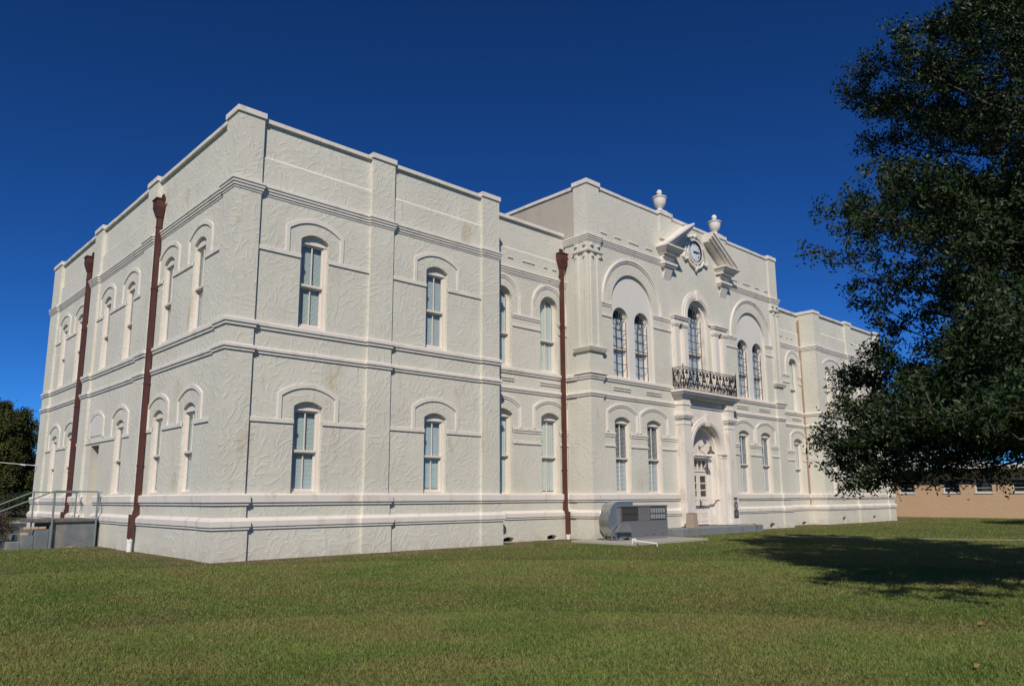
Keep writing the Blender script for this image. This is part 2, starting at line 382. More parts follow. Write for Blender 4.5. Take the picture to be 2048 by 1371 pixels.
# ---- sash windows
winrng = random.Random(5)
def window(F, dw, uc, w, z0, zs, zap, depth, kind, cas=.09, meet=None, blind='blind', grille=False, round_=False):
    dc = dw-depth
    op = arch(uc, w, z0, zs, zap, 16); h = w/2
    fr = MB()
    if round_:
        inner = arch(uc, w-2*cas, z0+.001, zs, zs+h-cas, 16)
        fr.ring(F, arch(uc, w+.02, z0, zs, zap+.01, 16), inner, dc-.10, dc)
        fr.box(F, uc-h-.01, uc+h+.01, dc-.10, dc+.05, z0-.01, z0+.07)
        ztop = zs
    else:
        ztop = zs-.09
        fr.prism(F, arch(uc, w+.02, ztop, zs, zap+.01, 16), dc-.08, dc)           # head board
        fr.box(F, uc-h-.01, uc-h+cas, dc-.08, dc-.001, z0, ztop)
        fr.box(F, uc+h-cas, uc+h+.01, dc-.08, dc-.001, z0, ztop)
        fr.box(F, uc-h+.01, uc+h-.01, dc, dc+.02, ztop-.005, ztop+.035)
        fr.box(F, uc-h-.01, uc+h+.01, dc-.08, dc+.03, z0-.01, z0+.075)
    wn = pbuild(fr, 'window', 'frame', house)
    a, b = uc-h+cas, uc+h-cas
    zm = meet if meet else z0+(ztop-z0)*.5+.02
    sa = MB(); st = .042
    d1, d2 = dc-.035, dc-.075
    if round_:
        sa.ring(F, arch(uc, w-2*cas, zm, zs, zs+h-cas, 16), arch(uc, w-2*cas-2*st, zm, zs, zs+h-cas-st, 16), d1-.035, d1)
        if not grille: sa.box(F, uc-.015, uc+.015, d1-.03, d1-.004, zm, zs+h-cas-st)
        zt = zs+h-cas
    else:
        zt = ztop
        sa.box(F, a, a+st, d1-.035, d1, zm, zt); sa.box(F, b-st, b, d1-.035, d1, zm, zt)
        sa.box(F, a, b, d1-.036, d1-.001, zt-.06, zt)
        sa.box(F, uc-.016, uc+.016, d1-.03, d1-.004, zm, zt-.03)
    sa.box(F, a, b, d1-.04, d1+.045, zm-.03, zm+.035)
    sa.box(F, a, a+st, d2-.035, d2, z0+.07, zm); sa.box(F, b-st, b, d2-.035, d2, z0+.07, zm)
    sa.box(F, a, b, d2-.036, d2+.001, z0+.06, z0+.15); sa.box(F, a, b, d2-.038, d2+.002, zm-.07, zm-.01)
    if not grille: sa.box(F, uc-.016, uc+.016, d2-.03, d2-.004, z0+.1, zm-.02)
    s_ = sa.build('sash', 'frame', wn)
    g = MB()
    up = arch(uc, w-2*cas-.04, zm, zs, zs+h-cas-.02, 12) if round_ else rect(a+.02, b-.02, zm, zt-.02)
    g.sheet(F, up, [], d1-.02); g.sheet(F, rect(a+.02, b-.02, z0+.1, zm), [], d2-.02)
    g.build('pane', 'glass', wn)
    bl = MB(); db = dc-(.135 if kind == 'mini' else .115)
    topb = (zs+h-.02) if round_ and not grille else (zs+.10 if grille else zs+.05)
    if kind == 'mini' or kind == 'white':
        n = int((topb-z0-.05)/.035); gapb = winrng.choice([0, 0, 0, .0, .12])
        for i in range(n):
            zz = z0+.06+gapb+i*.035
            if zz > topb-.04: break
            bl.add([F(a-.03, db, zz), F(b+.03, db, zz), F(b+.03, db-.012, zz+.036), F(a-.03, db-.012, zz+.036)], [(0, 1, 2, 3)])
        bl.build('blind', 'blind' if kind == 'mini' else 'shutter', wn)
    elif kind == 'louvre':
        z = z0+.08
        while z < topb-.18:
            up_ = z > zm
            t = .022 if up_ else .046; 
            bl.add([F(a, db+.012, z), F(b, db+.012, z), F(b, db-.03, z+t), F(a, db-.03, z+t)], [(0, 1, 2, 3)])
            bl.add([F(a, db+.008, z-.004), F(b, db+.008, z-.004), F(b, db-.034, z+t-.004), F(a, db-.034, z+t-.004)], [(0, 1, 2, 3)])
            z += .05
        bl.box(F, a+.0, a+.03, db-.05, db-.04, z0+.06, topb-.1)
        bl.build('blind', 'shutter', wn)
    elif kind == 'curtain':
        n = 26; zb = z0+(.18 if winrng.random() < .3 else .04); P = []
        for i in range(n+1):
            u = a-.02+(b-a+.04)*i/n; dd = db+.02*math.sin(i*1.9)+.008*winrng.random()
            P += [F(u, dd, zb), F(u, dd, topb)]
        bl.add(P, [(2*i, 2*i+2, 2*i+3, 2*i+1) for i in range(n)])
        bl.build('curtain', 'curtain', wn)
    if grille:
        gr = MB(); dg = dc+.05; r = .017; q = w/2-cas+.01; 
        for k in (-1, 1): gr.tube([F(uc+k*.17, dg, z0+.08), F(uc+k*.17, dg, zs-.05)], r, 5)
        for k in (-1, 1): gr.tube([F(uc+k*q, dg, z0+.08), F(uc+k*q, dg, zs)], r*.8, 5)
        for zz in (z0+.62, zm+.06, z0+(zs-z0)*.68, zs-.38):
            pts = [F(uc+q*t, dg+.06*(1-t*t)**.5 if abs(t) < 1 else dg, zz-.05*(1-t*t)) for t in [x/8-1 for x in range(17)]]
            gr.tube(pts, r*.9, 5)
        cz = zs-.05; gr.tube([F(uc+.13*math.cos(t), dg, cz+.13*math.sin(t)) for t in [i*math.pi/10 for i in range(21)]], r, 5)
        for an in (20, 55, 90, 125, 160):
            c_, s2 = math.cos(rad(an)), math.sin(rad(an))
            gr.tube([F(uc+.13*c_, dg, cz+.13*s2), F(uc+(q+.0)*c_, dg, zs+(q+.0)*s2)], r, 5)
        gr.build('grille', 'grille', wn)
    return wn
def hood_seg(F, dw, uc, hw, zb, zsh, zap, t, steps=1, name='window_hood'):
    mb = MB()
    mb.ring(F, arch(uc, 2*hw, zb, zsh, zap, 14), arch(uc, 2*(hw-t), zb, zsh-t*.7, zap-t*1.05, 14), dw-.02, dw+.036 if steps == 1 else dw+.026)
    if steps == 2:
        mb.ring(F, arch(uc, 2*hw-.001, zb, zsh-.001, zap-.001, 14), arch(uc, 2*(hw-t*.55), zb, zsh-t*.4, zap-t*.58, 14), dw-.02, dw+.05)
    return pbuild(mb, name, 'trim', house, bevel=.004)
def strings(name, items, dw, prof='one'):
    for F, u0, u1, z0, z1 in items:
        mb = MB()
        if prof == 'one': mb.box(F, u0, u1, dw-.02, dw+.038, z0, z1)
        else:
            h = (z1-z0)*.5
            P = [(dw-.02, z0), (dw+.026, z0), (dw+.026, z0+h), (dw+.052, z0+h), (dw+.052, z1), (dw-.02, z1)]
            mb.add([F(u, d, z) for u in (u0, u1) for d, z in P], [(i, (i+1) % 6, 6+(i+1) % 6, 6+i) for i in range(6)]+[(0, 1, 2, 5), (2, 3, 4, 5), (6, 7, 8, 11), (8, 9, 10, 11)])
        pbuild(mb, name, 'trim', house, bevel=.004)

FF = front(0); FL = left(0); FB = front(.93); FP = front(-.29); FR = right(2*CX)
W_UP = (6.16, 8.70, 8.87); W_LO = (1.64, 3.98, 4.13); WD = .13
ZT = 11.82
# ---------- left side
yL = [2.36, 4.82, 8.45, 11.10, 14.72, 17.14]; ww = .86
mb = MB()
holes = [(arch(y, ww, *W_UP), .28) for y in yL]+[(arch(y, ww, *W_LO), .28) for y in yL if y != 11.10]
holes.append((rect(10.60, 11.60, 1.40, 3.42), .33))
YB = 19.7
wall(mb, FL, .3, YB-.3, ZT, holes, -DP, bevel_z=10.72)
for a, b in ((0, .75), (6.22, 7.11), (12.30, 13.26), (18.45, YB)): pier(mb, FL, a, b, ZT)
pbuild(mb, 'side_wall', 'stucco', house)
# blocked doorway
mb = MB(); mb.box(FL, 10.60, 11.60, -.5, -.41, .85, 3.45); q_ = rect(10.606, 11.594, .9, 3.414); mb.strip(FL, q_, -DP+.002, q_, -.41); mb.box(FL, 10.58, 11.62, -.3, .045, .80, .90)
pbuild(mb, 'door', plain('sealed_door_paint', (.52, .48, .40), .6, .05, 2, dirt=(.42, .34, .26)), house)
mb = MB(); mb.sheet(FL, arch(11.10, 1.50, 3.75, 4.33, 4.56, 14), [], -DP+.018)
pbuild(mb, 'door_tympanum', 'panel', house)
hood_seg(FL, -DP, 11.10, .88, 3.68, 4.34, 4.64, .11)
for y in yL:
    window(FL, -DP, y, ww, *W_UP, .08, 'mini', cas=.06); hood_seg(FL, -DP, y, .90, 8.22, 9.00, 9.32, .11)
    if y != 11.10: window(FL, -DP, y, ww, *W_LO, .08, 'mini', cas=.06); hood_seg(FL, -DP, y, .90, 3.60, 4.31, 4.62, .11)
its = []
for zz in ((8.12, 8.23), (3.50, 3.61)):
    for a, b in ((.75, 1.93), (2.79, 4.39), (5.25, 6.22), (7.11, 8.02), (8.88, 10.67), (11.53, 12.30), (13.26, 14.29), (15.15, 16.71), (17.57, 18.45)):
        if zz[0] < 5 and a == 11.53: continue
        if zz[0] < 5 and a == 8.88: b = 12.30
        its.append((FL, a, b, *zz))
strings('string_course', its, -DP)
# ---------- wings
def wing(x0, name, windows):
    """front of a projecting wing; x0 = near corner"""
    mb = MB(); holes = []
    for uc, w_ in windows: holes += [(arch(uc, w_, *W_UP), .28), (arch(uc, w_, *W_LO), .28)]
    vents = []
    if x0 > 20:
        for v in (x0+2.1, x0+6.3): vents.append((rect(v-.22, v+.22, .05, .36), .25))
    wall(mb, FF, x0+.3, x0+9.13, ZT, holes+vents, -DP, bevel_z=10.72)
    for a, b in ((0, .74), (4.23, 5.04), (8.66, 9.43)): pier(mb, FF, x0+a, x0+b, ZT, cut=(.14 if a == 0 and x0 == 0 else 0))
    pbuild(mb, name, 'stucco', house)
    for o, _ in vents:
        m2 = MB(); m2.sheet(FF, o, [], -.19); pbuild(m2, 'vent', 'dark', house)
wl = [(2.44, ww), (6.79, ww)]
wing(0, 'wing_wall', wl)
for uc, w_ in wl:
    window(FF, -DP, uc, w_, *W_UP, WD, 'mini'); window(FF, -DP, uc, w_, *W_LO, WD, 'mini')
    hood_seg(FF, -DP, uc, .90 if uc < 4 else .92, 8.22, 9.00, 9.32, .11); hood_seg(FF, -DP, uc, .91, 3.60, 4.31, 4.61, .11)
its = []
for zz in ((8.12, 8.23), (3.50, 3.61)):
    for a, b in ((.74, 2.01), (2.87, 4.23), (5.04, 6.36), (7.22, 8.66)): its.append((FF, a, b, *zz))
strings('string_course', its, -DP)
# right wing: paired narrow windows under one hood
XR = 2*CX-9.43+.28
wr = [(XR+1.50, .62), (XR+2.80, .62), (XR+5.75, .62), (XR+7.05, .62)]
XR2 = XR
wing(XR, 'wing_wall', wr)
for uc, w_ in wr:
    window(FF, -DP, uc, w_, *W_UP, WD, 'mini', cas=.06); window(FF, -DP, uc, w_, *W_LO, WD, 'mini', cas=.06)
for c in (XR+2.15, XR+6.40):
    hood_seg(FF, -DP, c, 1.35, 8.22, 8.95, 9.42, .12); hood_seg(FF, -DP, c, 1.35, 3.60, 4.25, 4.72, .12)
its = []
for zz in ((8.12, 8.23), (3.50, 3.61)):
    for a, b in ((.74, 1.19), (1.81, 2.49), (3.11, 4.23), (5.04, 5.44), (6.06, 6.74), (7.36, 8.66)): its.append((FF, XR+a, XR+b, *zz))
strings('string_course', its, -DP)
XE = XR+9.43                                  # far right end of the building
# outer side walls, back wall and wing returns
mb = MB()
FE = right(XE)
for za, zb, od in OD:
    mb.sheet(FE, rect(.14, YB, za, min(zb, ZT)), [], -DP+od); mb.sheet(back(YB), rect(0, XE, za, min(zb, ZT)), [], -DP+od)
    mb.sheet(left(XR), rect(.14, 1.0, za, min(zb, ZT)), [], od); mb.sheet(right(9.43), rect(.14, 1.0, za, min(zb, ZT)), [], od)
for a, b in ((.14, .75), (6.2, 7.1), (12.3, 13.2), (18.6, YB)): pier(mb, FE, a, b, ZT, cut=(1e-4 if a < 1 else 0))
pbuild(mb, 'rear_wall', 'stucco', house)
# ---------- recessed bays
RB = dict(up=(6.16, 8.66, 9.15), lo=(1.58, 4.47, 4.65))
def bay(x0, x1, cs):
    mb = MB(); holes = []
    for c in cs: holes += [(arch(c, .98, *RB['up'], 18), .42), (arch(c, .98, *RB['lo']), .42)]
    vents = [(arch(v, .5, .02, .13, .18, 6), .25) for v in (cs[0]+.2, cs[1]-.08)]
    wall(mb, FB, x0, x1, 11.78, holes+vents, 0, bevel_z=10.62)
    pbuild(mb, 'bay_wall', 'stucco_pav', house)
    for o, _ in vents:
        m2 = MB(); m2.sheet(FB, o, [], .08-.24); pbuild(m2, 'vent', 'dark', house)
    for c in cs:
        window(FB, 0, c, .98, *RB['up'], .17, 'curtain', round_=True, cas=.06); window(FB, 0, c, .98, *RB['lo'], .17, 'curtain', cas=.065)
        hood_seg(FB, 0, c, .95, 8.17, 8.66, 9.62, .16, 2); hood_seg(FB, 0, c, .93, 4.00, 4.82, 5.14, .14, 2)
    it2 = []; it1 = []
    ed = [x0, cs[0]-.49, cs[0]+.49, cs[1]-.49, cs[1]+.49, x1]
    for i in (0, 2, 4):
        it2 += [(FB, ed[i], ed[i+1], 8.03, 8.18), (FB, ed[i], ed[i+1], 3.82, 3.98)]
        it1 += [(FB, ed[i], ed[i+1], 7.70, 7.79), (FB, ed[i], ed[i+1], 3.42, 3.51)]
    strings('string_course', it2, 0, 'two'); strings('string_course', it1, 0)
    it = []
    for c in cs:
        for z in (5.66, 5.75): it.append((FB, c-.55, c+.55, z, z+.035))
    for u0, u1 in ((.72, .96), (1.25, 1.53), (2.0, 2.66), (3.15, 3.34), (3.62, 3.85)): it.append((FB, x0+u0, x0+u1, 10.27, 10.30))
    strings('slot_shadow_ledge', it, 0)  # added ledges: the shadow each one casts stands in for a recessed slot
bay(9.43, 13.80, (10.42, 12.86))
bay(28.86, XR, (30.12, 32.58))
# ---------- central pavilion
PX0, PX1 = 13.80, 28.86; YP = -.21; FQ = front(YP)
GL, GR = 16.62, mir(16.62); PT = 13.72
lows = [15.74, 17.79, mir(17.79), mir(15.74)]
mb = MB(); holes = []
for g in (GL, GR): holes.append((arch(g, 2.74, 6.14, 9.12, 10.49, 28), .12))
for c in lows: holes.append((arch(c, .96, 1.60, 4.45, 4.60), .42))
holes.append((arch(CX, 1.64, 6.14, 9.45, 10.27, 20), .14))
holes.append((arch(CX, 2.44, 1.40, 3.50, 4.72, 20), .10))
vents = [(arch(v, .5, .05, .20, .28, 6), .25) for v in (25.15, 26.9)]
for za, zb, od in OD:
    zb2 = min(zb, PT)
    for (ua, ub) in (((PX0+.3, 20.2), (22.46, PX1-.3)) if od else ((PX0+.3, PX1-.3),)):
        hs = [h for h in holes+vents if min(p[1] for p in h[0]) >= za and max(p[1] for p in h[0]) <= zb2 and ua < h[0][0][0] < ub]
        if od == 0:
            mb.sheet(FQ, rect(ua, ub, za, PT), [h[0] for h in hs], 0)
        else: mb.sheet(FQ, rect(ua, ub, za, zb2), [h[0] for h in hs], od)
        for o, dep in hs: mb.strip(FQ, o, od, o, od-dep)
    mb.sheet(left(PX0), rect(-.25, .95, za, min(zb, 11.6)), [], od-.03)
    mb.sheet(right(PX1), rect(-.25, .95, za, min(zb, 11.6)), [], od-.03)
FS = {0: left(PX0), 1: right(PX1)}
for (a, b, zl) in ((PX0, 14.55, -.5), (18.65, 19.53, 12.6), (mir(19.53), mir(18.65), 12.6), (28.11, PX1, -.5)):
    pier(mb, FQ, a, b, PT, dback=-.14, dface=.08, zlo=zl)
for k in (0, 1): pier(mb, FS[k], -.28, .42, PT-.002, dback=-.2, dface=-.002)
pbuild(mb, 'pavilion_wall', 'stucco_pav', house)
for o, _ in vents:
    m2 = MB(); m2.sheet(FQ, o, [], .08-.24); pbuild(m2, 'vent', 'dark', house)
# smooth upper returns of the pavilion block above the roofs
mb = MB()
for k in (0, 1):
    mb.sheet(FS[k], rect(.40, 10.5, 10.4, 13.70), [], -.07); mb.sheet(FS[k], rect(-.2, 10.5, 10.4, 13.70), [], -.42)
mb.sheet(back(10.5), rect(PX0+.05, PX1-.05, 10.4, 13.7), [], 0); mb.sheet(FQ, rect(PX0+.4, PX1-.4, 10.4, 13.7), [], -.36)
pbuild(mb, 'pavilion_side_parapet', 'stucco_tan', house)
mb = MB(); mb.box(FS[0], 2.25, 2.75, -.12, -.055, 12.05, 12.35); pbuild(mb, 'scupper', 'pipe', house)
# corner piers: pedestal, pilasters and little brackets
for m_ in (0, 1):
    mb = MB()
    f = (lambda a, b: (a, b)) if m_ == 0 else (lambda a, b: (mir(b)+.0, mir(a)))
    s0, s1 = f(PX0, 14.62)
    if m_: s0, s1 = 28.06, PX1
    for (da, z0, z1) in ((.14, 7.06, 7.17), (.105, 6.98, 7.06), (.10, 10.90, 10.98), (.13, 6.10, 6.16)):
        mb.sweep([(PX0-0, .45), (PX0-0, -.29), (14.55, -.29), (14.55, -.2)] if m_ == 0 else [(28.11, -.2), (28.11, -.29), (PX1, -.29), (PX1, .45)],
                 [(-.02, z0), (da-.03, z0), (da, z1-.02), (da-.02, z1), (-.02, z1)])
    # slim pilasters
    for (a, b) in ((PX0+.10, PX0+.24), (14.30, 14.46)):
        if m_: a, b = mir(b), mir(a)
        mb.box(FQ, a, b, .06, .125, 7.17, 10.90)
    mb.box(FS[m_], -.26, -.12, -.02, .045, 7.17, 10.90); mb.box(FS[m_], .20, .36, -.02, .045, 7.17, 10.90)
    for (a) in (13.95, 14.36):
        aa = a if m_ == 0 else mir(a)-.12
        for z in (10.72, 11.18): mb.box(FQ, aa, aa+.12, .08, .17, z, z+.12)
    for a in (-.2, .24):
        for z in (10.72, 11.18): mb.box(FS[m_], a, a+.12, -.01, .07, z, z+.12)
    pbuild(mb, 'corner_pilaster', 'stucco_pav', house, bevel=.006)
# windows of the pavilion
for c in lows:
    window(FQ, 0, c, .96, 1.60, 4.45, 4.60, .13, 'louvre', cas=.055)
    hood_seg(FQ, 0, c, .98, 4.00, 4.80, 5.12, .14, 2)
for g in (GL, GR):
    mb = MB(); o1 = arch(g, 2.78, 6.10, 9.12, 10.51, 28)
    hs = [arch(g-.70, 1.0, 6.16, 8.55, 9.05, 18), arch(g+.70, 1.0, 6.16, 8.55, 9.05, 18)]
    mb.sheet(FQ, o1, hs, -.10)
    for o in hs: mb.strip(FQ, o, -.10, o, -.36)
    pbuild(mb, 'arch_tympanum', 'panel', house)
    for s in (-.70, .70): window(FQ, -.10, g+s, 1.0, 6.16, 8.55, 9.05, .14, 'white', cas=.06, round_=True, grille=True)
    mb = MB()
    mb.ring(FQ, arch(g, 3.92, 9.02, 9.18, 11.14, 32), arch(g, 3.60, 9.02, 9.18, 10.98, 32), -.02, .035)
    mb.ring(FQ, arch(g, 3.918, 9.02, 9.18, 11.139, 32), arch(g, 3.76, 9.02, 9.18, 11.06, 32), -.02, .07)
    pbuild(mb, 'arch_hood', 'trim', house, bevel=.004)
it2 = []; it1 = []
for a, b in ((14.55, GL-1.37), (GL+1.37, 19.27)):
    for (p, q) in ((a, b), (mir(b), mir(a))): it2.append((FQ, p, q, 8.92, 9.08)); it1.append((FQ, p, q, 8.50, 8.58))
for a, b in ((14.55, 15.26), (16.22, 17.31), (18.27, 19.3)):
    for (p, q) in ((a, b), (mir(b), mir(a))): it2.append((FQ, p, q, 3.80, 3.97)); it1.append((FQ, p, q, 3.42, 3.50))
strings('string_course', it2, 0, 'two'); strings('string_course', it1, 0)
it = []
for a, b in ((15.2, 16.3), (17.3, 18.35)):
    for (p, q) in ((a, b), (mir(b), mir(a))):
        for z in (5.63, 5.73): it.append((FQ, p, q, z, z+.035))
for a, b in ((14.68, 15.07), (15.55, 15.97), (16.48, 17.14), (17.64, 18.08)):
    for (p, q) in ((a, b), (mir(b), mir(a))): it.append((FQ, p, q, 11.90, 11.935))
strings('slot_shadow_ledge', it, 0)  # thin strips added for their shadow lines, in place of cut slots
# centre window over the balcony
mb = MB()
mb.sheet(FQ, arch(CX, 1.68, 6.05, 9.45, 10.29, 20), [arch(CX, 1.26, 6.2, 9.45, 10.08, 20)], -.13)
o = arch(CX, 1.26, 6.2, 9.45, 10.08, 20); mb.strip(FQ, o, -.13, o, -.45)
mb.ring(FQ, arch(CX, 2.42, 9.24, 9.45, 10.64, 24), arch(CX, 1.64, 9.24, 9.45, 10.27, 24), -.02, .05)
mb.ring(FQ, arch(CX, 2.18, 9.24, 9.45, 10.54, 24), arch(CX, 1.80, 9.24, 9.45, 10.35, 24), -.02, .075)
mb.box(FQ, CX-.11, CX+.11, -.02, .11, 10.24, 10.72)
pbuild(mb, 'window_surround', 'trim', house, bevel=.005)
window(FQ, -.13, CX, 1.26, 6.2, 9.45, 10.08, .14, 'white', cas=.07, round_=True, grille=True)
for s in (-1, 1):
    mb = MB()
    u0, u1 = sorted((CX+s*1.06, CX+s*2.10))
    mb.box(FQ, u0, u1, -.02, .20, 8.93, 9.12); mb.box(FQ, u0-.04, u1+.04, -.02, .26, 9.12, 9.20); mb.box(FQ, u0-.07, u1+.07, -.02, .30, 9.20, 9.25)
    mb.box(FQ, u0+.02, u1-.02, -.02, .03, 5.95, 8.93)
    for c in (CX+s*1.24, CX+s*1.90):
        mb.box(FQ, c-.14, c+.14, .0, .20, 6.1, 8.80); mb.box(FQ, c-.17, c+.17, 0, .23, 8.80, 8.86); mb.box(FQ, c-.19, c+.19, 0, .25, 8.86, 8.93)
        mb.box(FQ, c-.17, c+.17, 0, .23, 5.97, 6.12)
    pbuild(mb, 'aedicule', 'trim', house, bevel=.006)
# balcony
mb = MB()
mb.box(FQ, 19.02, mir(19.02), -.02, .66, 5.88, 5.98); mb.box(FQ, 19.08, mir(19.08), -.02, .60, 5.80, 5.88); mb.box(FQ, 19.16, mir(19.16), -.02, .52, 5.72, 5.80)
mb.box(FQ, 19.22, mir(19.22), -.02, .44, 5.66, 5.72)
for s in (-1, 1):
    u0, u1 = sorted((CX+s*1.46, CX+s*2.02)); mb.box(FQ, u0, u1, -.02, .40, 5.02, 5.66)
mb.box(FQ, 19.86, mir(19.86), -.02, .17, 5.03, 5.66); mb.box(FQ, 19.8, mir(19.8), -.02, .22, 5.33, 5.38)
for s in (-1, 1):
    u0, u1 = sorted((CX+s*1.43, CX+s*2.05)); mb.box(FQ, u0, u1, -.02, .43, 5.34, 5.42)
bal = pbuild(mb, 'balcony', 'trim', house, bevel=.008)
ir = MB()
def spiral(F, d, u, z, r0, a0, turns, sgn, flat=1):
    pts = []
    n = int(14*turns)+2
    for i in range(n):
        t = i/(n-1); r = r0*(1-.82*t); a = a0+sgn*turns*2*math.pi*t; pts.append((u+r*math.cos(a), z+r*math.sin(a)))
    return pts
def scroll_panel(F, u0, u1, dfun, zb, zt):
    """one tall pair of C-scrolls forming a heart, with a spear between"""
    um = (u0+u1)/2; w_ = u1-u0
    for s in (-1, 1):
        top = [(um+s*(w_*.235+w_*.19*math.cos(a)), zt-.20+.13*math.sin(a)) for a in [math.pi*(.0+.1*i) for i in range(11)]]
        sp = spiral(F, 0, um+s*w_*.12, zt-.22, w_*.12, 0 if s > 0 else math.pi, 1.1, -s)
        side = [(um+s*w_*.43, zt-.20), (um+s*w_*.40, zt-.34), (um+s*w_*.26, zt-.52), (um+s*.02, zb+.16), (um, zb+.08)]
        ir.tube([F(u, dfun(u), z) for u, z in side], .019, 5)
        ir.tube([F(u, dfun(u), z) for u, z in top], .019, 5)
        ir.tube([F(u, dfun(u), z) for u, z in sp], .017, 5)
        b = spiral(F, 0, um+s*w_*.30, zb+.20, w_*.20, -math.pi/2, 1.25, s)
        ir.tube([F(u, dfun(u), z) for u, z in b], .017, 5)
        b = spiral(F, 0, um+s*w_*.36, zb+.42, w_*.12, math.pi/2, 1.0, -s)
        ir.tube([F(u, dfun(u), z) for u, z in b], .017, 5)
    ir.tube([F(um, dfun(um), zb), F(um, dfun(um), zt-.06)], .009, 5)
zb, zt = 6.0, 6.96; ua, ub = 19.22, mir(19.22); dr = .54
for z in (zb+.035, zt-.02):
    ir.tube([FQ(ua, .02, z), FQ(ua, dr, z), FQ(ub, dr, z), FQ(ub, .02, z)], .017, 6)
ir.tube([FQ(ua, .02, zb+.10), FQ(ua, dr, zb+.10), FQ(ub, dr, zb+.10), FQ(ub, .02, zb+.10)], .009, 5)
for u, d in ((ua, dr), (ub, dr), (ua, .03), (ub, .03), (CX, dr)): ir.tube([FQ(u, d, 5.97), FQ(u, d, zt+(.10 if d == dr and u != CX else 0))], .02, 6)
nP = 8
for i in range(nP):
    a = ua+(ub-ua)*i/nP; b = ua+(ub-ua)*(i+1)/nP
    scroll_panel(FQ, a, b, lambda u: dr, zb+.03, zt-.02); ir.tube([FQ(a, dr, zb), FQ(a, dr, zt)], .009, 5)
for X in (ua, ub):
    FX = (lambda X: (lambda u, d, z: (X, YP-u, z)))(X); scroll_panel(FX, .04, dr-.01, lambda u: 0, zb+.03, zt-.02)
ro = ir.build('railing', 'iron', bal)
# ---------- entrance portal
mb = MB()
oo = arch(CX, 2.26, .30, 3.50, 4.63, 24)
mb.sheet(FQ, [(19.80, .30), (19.80, 5.03), (mir(19.80), 5.03), (mir(19.80), .30)]+oo[::-1], [], .20)
mb.strip(FQ, oo, .20, oo, -.06, closed=False)
o2 = arch(CX, 2.04, .30, 3.50, 4.52, 24); mb.strip(FQ, oo, -.06, o2, -.06, closed=False); mb.strip(FQ, o2, -.06, o2, -.285, closed=False)
mb.ring(FQ, arch(CX, 2.84, 3.42, 3.50, 4.92, 28), arch(CX, 2.28, 3.42, 3.50, 4.64, 28), .19, .245)
mb.ring(FQ, arch(CX, 2.62, 3.42, 3.50, 4.81, 28), arch(CX, 2.40, 3.42, 3.50, 4.70, 28), .19, .27)
mb.prism(FQ, [(CX-.10, 4.55), (CX-.15, 5.02), (CX+.15, 5.02), (CX+.10, 4.55)], .18, .33)
for s in (-1, 1):
    for (a, b, d, z0, z1) in ((1.46, 2.02, .40, .30, 4.72), (1.42, 2.06, .43, .30, .42), (1.44, 2.04, .42, .42, .50),
                              (1.44, 2.04, .42, 4.52, 4.56), (1.42, 2.06, .44, 4.74, 4.80), (1.39, 2.10, .48, 4.80, 4.87), (1.36, 2.13, .51, 4.87, 4.96), (1.40, 2.08, .45, 4.96, 5.03)):
        u0, u1 = sorted((CX+s*a, CX+s*b)); mb.box(FQ, u0, u1, -.02, d, z0, z1)
    for (a, b, d, z0, z1) in ((1.15, 1.44, .245, .50, 3.20), (1.14, 1.44, .27, .30, .50), (1.12, 1.44, .27, 3.20, 3.26), (1.10, 1.45, .30, 3.34, 3.42)):
        u0, u1 = sorted((CX+s*a, CX+s*b)); mb.box(FQ, u0, u1, .0, d, z0, z1)
pbuild(mb, 'portal', 'trim', house, bevel=.006)
FD = front(.07)     # door plane
mb = MB()
mb.sheet(FD, arch(CX, 2.14, .3, 3.50, 4.57, 20)+[(22.06, .3), (22.06, 3.17), (20.60, 3.17), (20.60, .3)], [], 0)
mb.strip(FD, rect(20.60, 22.06, .3, 3.17), 0, rect(20.60, 22.06, .3, 3.17), -.12)
mb.box(FD, 20.50, 22.16, -.01, .16, 3.20, 3.28); mb.box(FD, 20.46, 22.2, -.01, .20, 3.28, 3.31)
pbuild(mb, 'door_surround', 'trim', house)
mb = MB(); mb.box(FD, 20.60, 22.06, -.12, -.02, 2.60, 2.72)
mb.box(FD, 20.60, 20.70, -.12, -.03, 2.72, 3.17); mb.box(FD, 21.96, 22.06, -.12, -.03, 2.72, 3.17); mb.box(FD, 20.70, 21.96, -.12, -.031, 3.09, 3.17)
for k in range(1, 4): mb.box(FD, 20.70+k*.315-.02, 20.70+k*.315+.02, -.10, -.04, 2.72, 3.09)
for k in range(7): mb.box(FD, 20.70, 21.96, -.16, -.14, 2.75+k*.05, 2.775+k*.05)
pbuild(mb, 'transom', 'frame', house)
mb = MB(); mb.box(FD, 20.6, 22.06, -.24, -.22, .3, 3.2); pbuild(mb, 'door_backing', 'dark', house)
